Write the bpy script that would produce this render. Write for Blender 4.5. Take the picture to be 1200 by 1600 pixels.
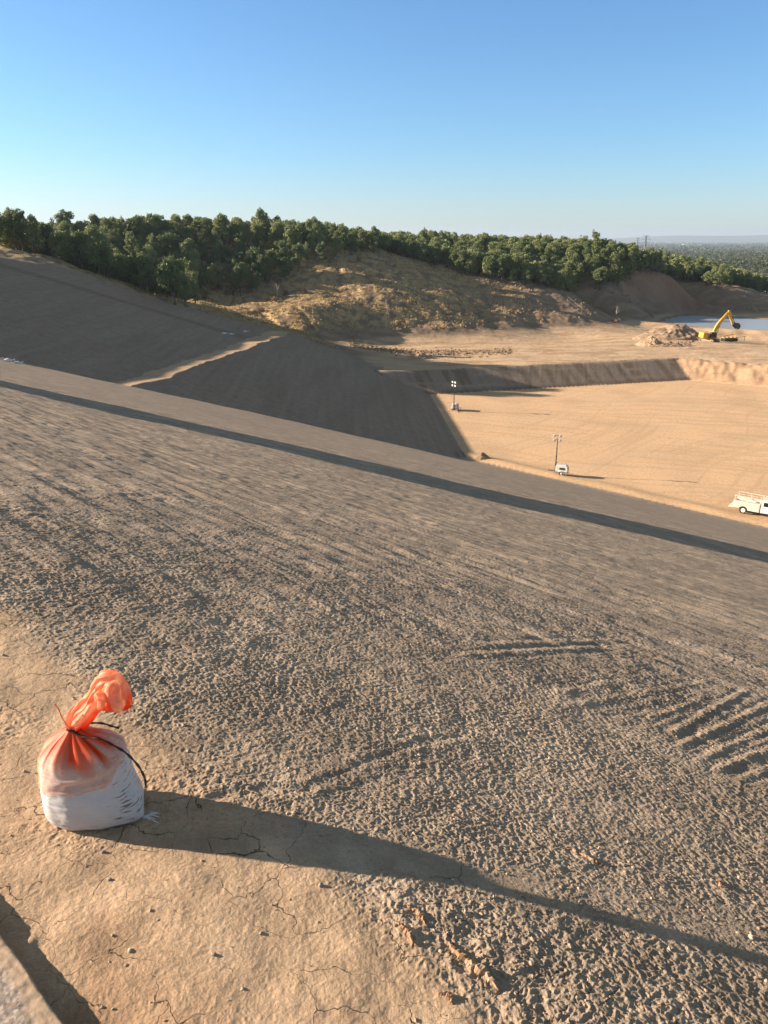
import bpy, bmesh, math, random
import numpy as np
from mathutils import Vector, Matrix

for o in list(bpy.data.objects):
    bpy.data.objects.remove(o)
scene = bpy.context.scene
COL = scene.collection

# ------------------------------------------------------------------ camera
W0, H0, F0 = 1200.0, 1600.0, 1202.0
PITCH = math.radians(19.4)
CAMZ = 1.7
HAZE = 0.00007
cam_d = bpy.data.cameras.new('camera')
cam = bpy.data.objects.new('camera', cam_d)
COL.objects.link(cam)
scene.camera = cam
cam.location = (0, 0, CAMZ)
cam.rotation_euler = (math.radians(90) - PITCH, 0, 0)
cam_d.sensor_fit = 'VERTICAL'
cam_d.sensor_height = 36.0
cam_d.lens = 36.0 * F0 / H0
cam_d.clip_start = 0.05
cam_d.clip_end = 60000
scene.render.resolution_x = 768
scene.render.resolution_y = 1024

# ------------------------------------------------------------------ sky, sun, exposure
SUN_EL = math.radians(17.5)
SUN_AZ = math.radians(-80.5)          # from +Y, clockwise positive; the sun stands to the left
L = Vector((math.sin(SUN_AZ)*math.cos(SUN_EL), math.cos(SUN_AZ)*math.cos(SUN_EL), math.sin(SUN_EL)))
world = bpy.data.worlds.new('World')
scene.world = world
world.use_nodes = True
wt = world.node_tree
wt.nodes.clear()
sky = wt.nodes.new('ShaderNodeTexSky')
sky.sky_type = 'NISHITA'
sky.sun_disc = False
sky.sun_elevation = SUN_EL
sky.sun_rotation = SUN_AZ
sky.altitude = 100
sky.air_density = 1.0
sky.dust_density = 0.35
sky.ozone_density = 2.0
bg = wt.nodes.new('ShaderNodeBackground')
bg.inputs['Strength'].default_value = 0.07
# sky tint by elevation, warmed overhead to take the blue out of shade
wtc = wt.nodes.new('ShaderNodeTexCoord'); wsep = wt.nodes.new('ShaderNodeSeparateXYZ'); wrp = wt.nodes.new('ShaderNodeValToRGB')
wt.links.new(wtc.outputs['Generated'], wsep.inputs[0]); wt.links.new(wsep.outputs[2], wrp.inputs[0])
wrp.color_ramp.elements[0].position = 0.0; wrp.color_ramp.elements[0].color = (.74, .86, 1.18, 1)
wrp.color_ramp.elements[1].position = 0.5; wrp.color_ramp.elements[1].color = (1.05, .78, .50, 1)
e = wrp.color_ramp.elements.new(0.10); e.color = (.62, .88, 1.16, 1)
e = wrp.color_ramp.elements.new(0.25); e.color = (.60, .88, 1.15, 1)
wmx = wt.nodes.new('ShaderNodeVectorMath'); wmx.operation = 'MULTIPLY'
wo = wt.nodes.new('ShaderNodeOutputWorld')
wt.links.new(sky.outputs[0], wmx.inputs[0]); wt.links.new(wrp.outputs[0], wmx.inputs[1]); wt.links.new(wmx.outputs[0], bg.inputs[0])
wt.links.new(bg.outputs[0], wo.inputs[0])
sun_d = bpy.data.lights.new('sun', 'SUN')
sun_d.energy = 5.0
sun_d.angle = math.radians(0.5)
sun_d.color = (1.0, 0.845, 0.68)
sun = bpy.data.objects.new('sun', sun_d)
COL.objects.link(sun)
sun.rotation_euler = L.to_track_quat('Z', 'Y').to_euler()
scene.view_settings.view_transform = 'Standard'
scene.view_settings.look = 'None'
scene.view_settings.gamma = 1.0
scene.view_settings.exposure = 1.32

# ------------------------------------------------------------------ helpers
CP, SP = math.cos(PITCH), math.sin(PITCH)
def ray(px, py):
    dx = px-600.0; up = 800.0-py
    return dx, F0*CP+up*SP, F0*SP-up*CP          # right, forward, down
def at_z(px, py, z):
    dx, f, d = ray(px, py); t = (CAMZ-z)/d
    return (dx*t, f*t, z)
def at_y(px, py, Y):
    dx, f, d = ray(px, py); t = Y/f
    return (dx*t, Y, CAMZ-d*t)
G1 = (0.69, 0.724)
K1 = 0.334
S0 = 1.2
def at_slope(px, py):
    dx, f, d = ray(px, py)
    t = (CAMZ-K1*S0)/(d-K1*(G1[0]*dx+G1[1]*f))
    x, y = dx*t, f*t
    return (x, y, -K1*(G1[0]*x+G1[1]*y-S0))

def tag(o, label=None, cat=None, group=None, kind=None):
    if label: o['label'] = label
    if cat: o['category'] = cat
    if group: o['group'] = group
    if kind: o['kind'] = kind
    return o
def empty(name, loc, rz=0.0, scale=1.0):
    o = bpy.data.objects.new(name, None)
    COL.objects.link(o)
    o.location = loc; o.rotation_euler = (0, 0, rz); o.scale = (scale,)*3
    o.empty_display_size = 0.3
    return o
def link_mesh(name, me, mats, parent=None):
    o = bpy.data.objects.new(name, me)
    COL.objects.link(o)
    for m in (mats if isinstance(mats, (list, tuple)) else [mats]):
        if m: me.materials.append(m)
    if parent is not None: o.parent = parent
    return o
def np_mesh(name, V, F, smooth=True):
    """V (n,3) float, F (m,k) int."""
    V = np.ascontiguousarray(V, dtype=np.float32); F = np.ascontiguousarray(F, dtype=np.int32)
    me = bpy.data.meshes.new(name)
    me.vertices.add(len(V)); me.vertices.foreach_set('co', V.ravel())
    k = F.shape[1]
    me.loops.add(F.size); me.loops.foreach_set('vertex_index', F.ravel())
    me.polygons.add(len(F))
    me.polygons.foreach_set('loop_start', np.arange(0, F.size, k, dtype=np.int32))
    try: me.polygons.foreach_set('loop_total', np.full(len(F), k, dtype=np.int32))
    except Exception: pass
    me.polygons.foreach_set('use_smooth', np.full(len(F), smooth, dtype=bool))
    me.update(calc_edges=True)
    return me

class MB:
    """collects boxes, bars, tubes and lathes in one mesh"""
    def __init__(s): s.v = []; s.f = []
    def add(s, V, F):
        n = len(s.v); s.v += [tuple(p) for p in V]; s.f += [tuple(i+n for i in q) for q in F]; return s
    def box(s, c, d, rz=0.0, ry=0.0, ch=0.0):
        """box centred c, full dims d, edges chamfered by ch"""
        M = Matrix.Translation(c) @ Matrix.Rotation(rz, 4, 'Z') @ Matrix.Rotation(ry, 4, 'Y')
        hx, hy, hz = d[0]/2, d[1]/2, d[2]/2
        if ch <= 0:
            V = [M @ Vector((x, y, z)) for z in (-hz, hz) for y in (-hy, hy) for x in (-hx, hx)]
            F = [(0,2,3,1),(4,5,7,6),(0,1,5,4),(2,6,7,3),(0,4,6,2),(1,3,7,5)]
            return s.add(V, F)
        bm = bmesh.new(); bmesh.ops.create_cube(bm, size=1.0)
        for v in bm.verts: v.co = Vector((v.co.x*d[0], v.co.y*d[1], v.co.z*d[2]))
        bmesh.ops.bevel(bm, geom=bm.edges[:], offset=ch, segments=2, affect='EDGES', profile=0.5)
        bm.verts.index_update()
        V = [M @ v.co for v in bm.verts]; F = [[v.index for v in f.verts] for f in bm.faces]
        bm.free(); return s.add(V, F)
    def tube(s, pts, r, n=8, cap=True):
        pts = [Vector(p) for p in pts]
        rs = r if isinstance(r, (list, tuple)) else [r]*len(pts)
        V = []; prev = None
        for i, p in enumerate(pts):
            t = (pts[min(i+1, len(pts)-1)]-pts[max(i-1, 0)])
            t = t.normalized() if t.length > 1e-9 else Vector((0, 0, 1))
            if prev is None:
                a = t.orthogonal().normalized()
            else:
                a = (prev-t*prev.dot(t)).normalized()
            prev = a; b = t.cross(a)
            for k in range(n):
                w = 2*math.pi*k/n
                V.append(p+(a*math.cos(w)+b*math.sin(w))*rs[i])
        F = []
        for i in range(len(pts)-1):
            for k in range(n):
                F.append((i*n+k, i*n+(k+1) % n, (i+1)*n+(k+1) % n, (i+1)*n+k))
        if cap:
            F.append(tuple(reversed(range(n)))); F.append(tuple((len(pts)-1)*n+k for k in range(n)))
        return s.add(V, F)
    def bar(s, a, b, w, h=None):
        """rectangular bar from a to b"""
        a = Vector(a); b = Vector(b); h = h or w
        t = (b-a).normalized()
        side = t.cross(Vector((0, 0, 1)))
        side = side.normalized() if side.length > 1e-3 else Vector((0, 1, 0))
        up = side.cross(t).normalized()
        V = []
        for p in (a, b):
            for (u, v) in ((-1, -1), (1, -1), (1, 1), (-1, 1)):
                V.append(p+side*u*w/2+up*v*h/2)
        return s.add(V, [(0,1,2,3),(7,6,5,4),(0,4,5,1),(1,5,6,2),(2,6,7,3),(3,7,4,0)])
    def prism(s, poly, y0, y1, M=None):
        """poly in x,z extruded from y0 to y1"""
        n = len(poly)
        V = [Vector((x, y0, z)) for x, z in poly]+[Vector((x, y1, z)) for x, z in poly]
        if M is not None: V = [M @ v for v in V]
        F = [tuple(range(n)), tuple(reversed(range(n, 2*n)))]
        for i in range(n): F.append((i, i+n, (i+1) % n+n, (i+1) % n))
        return s.add(V, F)
    def build(s, name, mat, parent=None, smooth=False):
        me = bpy.data.meshes.new(name)
        me.from_pydata([tuple(p) for p in s.v], [], s.f)
        bm = bmesh.new(); bm.from_mesh(me); bmesh.ops.recalc_face_normals(bm, faces=bm.faces[:]); bm.to_mesh(me); bm.free()
        if smooth:
            for p in me.polygons: p.use_smooth = True
        return link_mesh(name, me, mat, parent)

# ---- numpy gradient noise
_rng = np.random.RandomState(7)
_perm = _rng.permutation(512).astype(np.int32)
_perm = np.concatenate([_perm, _perm, _perm])
_ang = _rng.rand(512)*2*np.pi
_gx = np.cos(_ang).astype(np.float32); _gy = np.sin(_ang).astype(np.float32)
def pn(x, y, seed=0):
    xi = np.floor(x).astype(np.int64); yi = np.floor(y).astype(np.int64)
    xf = (x-xi).astype(np.float32); yf = (y-yi).astype(np.float32)
    u = xf*xf*xf*(xf*(xf*6-15)+10); v = yf*yf*yf*(yf*(yf*6-15)+10)
    def g(ix, iy, fx, fy):
        h = _perm[(_perm[(ix+seed*37) & 511]+iy+seed*91) & 511]
        return _gx[h]*fx+_gy[h]*fy
    a = g(xi, yi, xf, yf); b = g(xi+1, yi, xf-1, yf)
    c = g(xi, yi+1, xf, yf-1); d = g(xi+1, yi+1, xf-1, yf-1)
    return ((a+(b-a)*u)*(1-v)+(c+(d-c)*u)*v)*1.5
def sstep(a, b, x):
    t = np.clip((x-a)/(b-a), 0, 1); return t*t*(3-2*t)
def seg_dist(x, y, a, b):
    ax, ay = a[:2]; bx, by = b[:2]
    dx, dy = bx-ax, by-ay
    t = ((x-ax)*dx+(y-ay)*dy)/(dx*dx+dy*dy)
    tc = np.clip(t, 0, 1)
    return np.hypot(x-ax-tc*dx, y-ay-tc*dy), t

# ------------------------------------------------------------------ materials
def mat_new(name):
    m = bpy.data.materials.new(name); m.use_nodes = True
    nt = m.node_tree; nt.nodes.clear()
    out = nt.nodes.new('ShaderNodeOutputMaterial')
    b = nt.nodes.new('ShaderNodeBsdfPrincipled')
    nt.links.new(b.outputs[0], out.inputs[0])
    return m, nt, b, out
def N(nt, t, **kw):
    n = nt.nodes.new(t)
    for k, v in kw.items():
        if k in n.inputs: n.inputs[k].default_value = v
        else: setattr(n, k, v)
    return n
def simple(name, col, rough=0.6, metal=0.0, dirt=0.15, scale=3.0, dirtcol=None):
    m, nt, b, out = mat_new(name)
    tc = N(nt, 'ShaderNodeTexCoord')
    nz = N(nt, 'ShaderNodeTexNoise'); nz.inputs['Scale'].default_value = scale; nz.inputs['Detail'].default_value = 5
    nt.links.new(tc.outputs['Object'], nz.inputs['Vector'])
    mr = N(nt, 'ShaderNodeMapRange'); mr.inputs['From Min'].default_value = 0.4; mr.inputs['From Max'].default_value = 0.7
    mr.inputs['To Max'].default_value = dirt*3 if dirt < .33 else 1
    nt.links.new(nz.outputs[0], mr.inputs[0])
    mx = N(nt, 'ShaderNodeMix', data_type='RGBA')
    nt.links.new(mr.outputs[0], mx.inputs[0])
    mx.inputs[6].default_value = (*col, 1)
    dc = dirtcol or (col[0]*.55+.10, col[1]*.55+.07, col[2]*.55+.045)
    mx.inputs[7].default_value = (*dc, 1)
    nt.links.new(mx.outputs[2], b.inputs['Base Color'])
    b.inputs['Roughness'].default_value = rough
    b.inputs['Metallic'].default_value = metal
    return m

def ground_material():
    m, nt, b, out = mat_new('soil')
    lk = nt.links.new
    tc = N(nt, 'ShaderNodeTexCoord')
    col = N(nt, 'ShaderNodeAttribute', attribute_name='albedo')
    crk = N(nt, 'ShaderNodeAttribute', attribute_name='crack')
    rgh = N(nt, 'ShaderNodeAttribute', attribute_name='rough')
    # mottling
    n1 = N(nt, 'ShaderNodeTexNoise'); n1.inputs['Scale'].default_value = 9.0; n1.inputs['Detail'].default_value = 9; n1.inputs['Roughness'].default_value = 0.65
    lk(tc.outputs['Object'], n1.inputs['Vector'])
    mr = N(nt, 'ShaderNodeMapRange'); mr.inputs['From Min'].default_value = 0.3; mr.inputs['From Max'].default_value = 0.7
    mr.inputs['To Min'].default_value = 0.84; mr.inputs['To Max'].default_value = 1.14
    lk(n1.outputs[0], mr.inputs[0])
    mul = N(nt, 'ShaderNodeVectorMath', operation='SCALE')
    lk(col.outputs['Color'], mul.inputs[0]); lk(mr.outputs[0], mul.inputs['Scale'])
    # grit: small light and dark grains
    n3 = N(nt, 'ShaderNodeTexNoise'); n3.inputs['Scale'].default_value = 140.0; n3.inputs['Detail'].default_value = 3
    lk(tc.outputs['Object'], n3.inputs['Vector'])
    mr3 = N(nt, 'ShaderNodeMapRange'); mr3.inputs['From Min'].default_value = 0.3; mr3.inputs['From Max'].default_value = 0.7
    mr3.inputs['To Min'].default_value = 0.86; mr3.inputs['To Max'].default_value = 1.12
    lk(n3.outputs[0], mr3.inputs[0])
    mul2 = N(nt, 'ShaderNodeVectorMath', operation='SCALE')
    lk(mul.outputs[0], mul2.inputs[0]); lk(mr3.outputs[0], mul2.inputs['Scale'])
    # dry light crumbs and darker hollows at every scale
    n6 = N(nt, 'ShaderNodeTexNoise'); n6.inputs['Scale'].default_value = 2.2; n6.inputs['Detail'].default_value = 11; n6.inputs['Roughness'].default_value = 0.78
    lk(tc.outputs['Object'], n6.inputs['Vector'])
    mr6 = N(nt, 'ShaderNodeMapRange'); mr6.inputs['From Min'].default_value = 0.36; mr6.inputs['From Max'].default_value = 0.64
    mr6.inputs['To Min'].default_value = 0.80; mr6.inputs['To Max'].default_value = 1.2
    lk(n6.outputs[0], mr6.inputs[0])
    mul3 = N(nt, 'ShaderNodeVectorMath', operation='SCALE'); lk(mul2.outputs[0], mul3.inputs[0]); lk(mr6.outputs[0], mul3.inputs['Scale'])
    mul2 = mul3
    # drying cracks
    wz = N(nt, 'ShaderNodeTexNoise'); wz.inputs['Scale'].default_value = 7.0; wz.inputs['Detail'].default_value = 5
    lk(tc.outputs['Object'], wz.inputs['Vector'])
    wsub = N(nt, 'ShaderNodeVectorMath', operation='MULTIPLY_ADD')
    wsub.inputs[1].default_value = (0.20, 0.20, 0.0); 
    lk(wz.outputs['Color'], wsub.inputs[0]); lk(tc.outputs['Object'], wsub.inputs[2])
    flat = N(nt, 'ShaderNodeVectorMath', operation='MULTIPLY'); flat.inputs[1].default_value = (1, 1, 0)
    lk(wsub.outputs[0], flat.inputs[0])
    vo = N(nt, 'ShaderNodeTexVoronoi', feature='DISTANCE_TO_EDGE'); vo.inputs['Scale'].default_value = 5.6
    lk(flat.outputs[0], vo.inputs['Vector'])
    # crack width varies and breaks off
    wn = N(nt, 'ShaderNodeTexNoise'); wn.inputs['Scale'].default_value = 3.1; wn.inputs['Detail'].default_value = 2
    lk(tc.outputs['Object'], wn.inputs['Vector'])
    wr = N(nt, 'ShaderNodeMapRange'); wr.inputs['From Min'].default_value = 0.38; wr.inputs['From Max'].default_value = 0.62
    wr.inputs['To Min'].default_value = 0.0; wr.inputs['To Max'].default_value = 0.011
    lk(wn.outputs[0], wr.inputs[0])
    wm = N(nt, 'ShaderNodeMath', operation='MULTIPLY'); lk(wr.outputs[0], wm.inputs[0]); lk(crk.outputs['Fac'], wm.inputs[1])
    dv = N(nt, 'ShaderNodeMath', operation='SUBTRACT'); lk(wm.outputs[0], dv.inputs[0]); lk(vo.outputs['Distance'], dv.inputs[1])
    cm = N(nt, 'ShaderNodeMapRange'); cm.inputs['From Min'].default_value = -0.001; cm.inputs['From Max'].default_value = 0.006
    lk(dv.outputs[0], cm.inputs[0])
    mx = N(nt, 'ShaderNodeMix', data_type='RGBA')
    dk = N(nt, 'ShaderNodeVectorMath', operation='SCALE'); dk.inputs['Scale'].default_value = 0.35  # colour darkened in the cracks, standing in for the shade inside them
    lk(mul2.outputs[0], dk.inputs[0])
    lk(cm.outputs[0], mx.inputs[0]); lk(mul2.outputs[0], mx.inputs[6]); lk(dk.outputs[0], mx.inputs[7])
    lk(mx.outputs[2], b.inputs['Base Color'])
    b.inputs['Roughness'].default_value = 0.95
    b.inputs['Specular IOR Level'].default_value = 0.15
    # bump: crack depth + grain
    n2 = N(nt, 'ShaderNodeTexNoise'); n2.inputs['Scale'].default_value = 38.0; n2.inputs['Detail'].default_value = 6; n2.inputs['Roughness'].default_value = 0.7
    lk(tc.outputs['Object'], n2.inputs['Vector'])
    gm = N(nt, 'ShaderNodeMath', operation='MULTIPLY'); lk(n2.outputs[0], gm.inputs[0]); lk(rgh.outputs['Fac'], gm.inputs[1])
    ad = N(nt, 'ShaderNodeMath', operation='MULTIPLY_ADD'); lk(cm.outputs[0], ad.inputs[0]); ad.inputs[1].default_value = -0.6; lk(gm.outputs[0], ad.inputs[2])
    # coarser clod relief, for where the mesh is too wide to hold it
    n5 = N(nt, 'ShaderNodeTexNoise'); n5.inputs['Scale'].default_value = 7.0; n5.inputs['Detail'].default_value = 10; n5.inputs['Roughness'].default_value = 0.72
    lk(tc.outputs['Object'], n5.inputs['Vector'])
    frr = N(nt, 'ShaderNodeAttribute', attribute_name='coarse')
    g5 = N(nt, 'ShaderNodeMath', operation='MULTIPLY'); lk(n5.outputs[0], g5.inputs[0]); lk(frr.outputs['Fac'], g5.inputs[1])
    bq = N(nt, 'ShaderNodeBump'); bq.inputs['Strength'].default_value = 1.0; bq.inputs['Distance'].default_value = 0.10
    lk(g5.outputs[0], bq.inputs['Height'])
    bp = N(nt, 'ShaderNodeBump'); bp.inputs['Strength'].default_value = 1.0; bp.inputs['Distance'].default_value = 0.010
    lk(ad.outputs[0], bp.inputs['Height'])
    lk(bp.outputs[0], bq.inputs['Normal'])
    lk(bq.outputs[0], b.inputs['Normal'])
    return m
M_SOIL = ground_material()

# ------------------------------------------------------------------ terrain height
FLOOR = -32.3
rimx = np.array([-600, -200, -85, -51, -29, -18, -2, 8, 78, 98.4, 160, 300, 900.])
rimy = np.array([-60, 120, 179.5, 197, 211, 202, 187.5, 186, 208.5, 195.2, 155, 100, -100.])
ctl = [(-200,120,3),(-150,150,2),(-85,179.5,-2.1),(-51,197,-13.8),(-29,211,-21.2),(-15,200,-24.5),(-2,188,-28),(8,187,-28),(40,197,-28),(78,208,-28),(98,195,-28),(160,155,-28),(260,110,-28)]
for p in [(600,545,-27.9),(700,550,-28),(800,545,-28),(900,540,-28),(960,520,-27.8),(1100,545,-27.4),(1108,533,-27.2),(1200,545,-27.2),(1020,530,-27.5),(1000,505,-27.6),
          (520,533,-26.5),(600,532,-27.6),(700,534,-28),(790,530,-28),(860,520,-28),(925,497,-27.6),(1000,492,-27.0),(1060,482,-26.5),(450,522,-23)]:
    ctl.append(at_z(*p))
for p in [(350,480,262),(400,430,290),(440,500,243),(480,395,305),(560,390,322),(640,409,318),(720,431,310),(800,455,300),(840,466,296),
          (520,450,277),(600,450,278),(700,470,280),(780,490,278),(600,500,256),(530,500,250),(480,480,250),(300,470,252),(820,500,277),(500,420,290),
          (900,463,312),(940,455,322),(1000,441,332),(1060,440,345),(1120,452,360),(1190,460,392),(1000,470,318),(1100,472,340),(1180,478,345),
          (640,400,350),(740,420,345),(1250,490,330),(1300,540,260)]:
    ctl.append(at_y(*p))
for p in [(-92,215,-2),(-76,250,-19),(-100,258,-15),(-64,266,-17.5),(-130,262,-10),(-64,300,-3),(-84,292,-2),(-110,300,-1),(-140,300,0),(-120,340,-1),(-20,380,-1.5),(30,400,-2.5),(60,400,-4),(90,402,-5.5),(130,420,-9),(160,430,-15),(190,440,-22),
          (-80,420,-1),(0,470,-12),(100,500,-25),(200,520,-38),(-150,480,-15),(300,420,-36),(260,330,-28),(-250,250,5),(-250,400,0),(300,560,-45),(0,600,-45),(-200,620,-40)]:
    ctl.append(p)
ctl = np.array(ctl, dtype=np.float64)
def _phi(r2): return 0.5*r2*np.log(r2+1e-9)
SC = 100.0
cx_, cy_ = ctl[:, 0]/SC, ctl[:, 1]/SC
_n = len(ctl)
A = np.zeros((_n+3, _n+3))
A[:_n, :_n] = _phi((cx_[:, None]-cx_[None])**2+(cy_[:, None]-cy_[None])**2)+np.eye(_n)*0.0012
A[:_n, _n] = 1; A[:_n, _n+1] = cx_; A[:_n, _n+2] = cy_
A[_n:, :_n] = A[:_n, _n:].T
wts = np.linalg.solve(A, np.concatenate([ctl[:, 2], np.zeros(3)]))
def natural(x, y):
    z = np.full(x.shape, wts[_n])+wts[_n+1]*x/SC+wts[_n+2]*y/SC
    for i in range(_n):
        z += wts[i]*_phi((x/SC-cx_[i])**2+(y/SC-cy_[i])**2)
    z = np.clip(z, -46, 9)
    f = sstep(470, 640, np.hypot(x*0.8, y))
    return z*(1-f)+(-46)*f

# pond outline (plan)
POND = np.array([(106,301),(118,322),(129,331),(138,322),(151,310),(175,292),(210,262),(205,232),(180,245),(155,261),(134,274),(120,280),(112,285)], dtype=float)
POND_Z = -27.45
def poly_sd(x, y, P):
    """signed distance, negative inside"""
    d = np.full(x.shape, 1e9); inside = np.zeros(x.shape, bool)
    n = len(P)
    for i in range(n):
        a = P[i]; b = P[(i+1) % n]
        dd, _ = seg_dist(x, y, a, b); d = np.minimum(d, dd)
        c = ((a[1] > y) != (b[1] > y)) & (x < (b[0]-a[0])*(y-a[1])/(b[1]-a[1]+1e-12)+a[0])
        inside ^= c
    return np.where(inside, -d, d)

# band where a later, thicker lift of soil was spread on the slope (a step facing the camera)
LIFT = [(-25.0, 22.6), (-10.4, 25.8), (-2.3, 26.0), (5.0, 24.7), (12.3, 22.2), (26.0, 15.0), (40, 4)]
FURROWS = [((740,1008),(985,999),.012,.035),((705,1026),(955,1010),.012,.035),((1040,1150),(1172,1075),.013,.022),((1050,1172),(1230,1086),.014,.022),((1085,1190),(1240,1120),.012,.02),((1110,1208),(1240,1155),.012,.02),((1150,1222),(1240,1185),.012,.02),((1000,1130),(1110,1085),.008,.018),
           ((880,1105),(1120,1062),.007,.03),((950,1130),(1080,1100),.007,.03),((860,1085),(1050,1050),.006,.03)]
RILL = [(255,1290),(300,1262),(345,1235),(410,1222),(480,1208),(560,1195),(640,1165),(720,1150)]

def base_height(x, y):
    """smooth shape; returns z and zone arrays"""
    s = G1[0]*x+G1[1]*y
    w = 0.16
    u = (s-S0)/w
    P1 = -K1*w*np.where(u > 30, u, np.log1p(np.exp(np.minimum(u, 30))))
    # pit walls
    g2 = (0.9987, 0.05)
    d = 19.78-(g2[0]*x+g2[1]*y)
    db = 46.5-(y-105.5)*0.126+0.7*pn(y/9, x*0+2.5, 66)+.25*pn(y/2.5, x*0+7.5, 67)
    bw = 4.2+1.4*sstep(150, 200, y)+.8*pn(y/6, x*0+1.5, 68)
    wz = np.where(d < db, FLOOR+0.338*d, np.where(d < db+bw, FLOOR+0.338*db+0.02*(d-db), FLOOR+0.338*db+.02*bw+0.338*(d-db-bw)))
    # back wall and right wall
    nb = np.array([-0.2797, 0.960])
    dB = (x-10.8)*nb[0]+(y-179.4)*nb[1]
    nr = np.array([0.545, 0.838])
    dR = (x-76.3)*nr[0]+(y-201.7)*nr[1]
    B = np.minimum(FLOOR+dB/2.0, -28.0); R = np.minimum(FLOOR+dR/1.35, -28.0)
    stack = np.stack([P1, wz, np.full(x.shape, FLOOR), B, R])
    zone = np.argmax(stack, axis=0)
    cut = np.minimum(np.max(stack, axis=0), 3.0)
    cut = cut+0.30*np.clip(1-np.abs(P1-FLOOR)/1.1, 0, 1)**2*(wz < FLOOR+.5)
    # windrow along the toe of the near slope
    dt = s-98.5
    cut = cut+np.where(zone == 2, sstep(97.9, 99.2, s)*0.45*np.exp(-((s-100.2)/1.7)**2)*(0.75+0.4*pn(x*.12, y*.12, 5)), 0)
    # gentle drift marks of the far rim
    yr = np.interp(x, rimx, rimy)+(1.3*pn(x/7, x*0+.5, 69)+.6*pn(x/2, x*0+.5, 70))*(x < 4)
    q = sstep(0.0, 3.0, y-yr)
    far = y > yr-2
    nat = np.zeros(x.shape)
    if far.any(): nat[far] = natural(x[far], y[far])
    z = cut*(1-q)+nat*q
    on_bench = (zone == 1) & (d >= db) & (d < db+bw) & (q < .5)
    zone = np.where(q > 0.5, 5, zone)
    zone = np.where(on_bench, 6, zone)
    return z, zone, s, d, q, dB, dR

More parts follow.
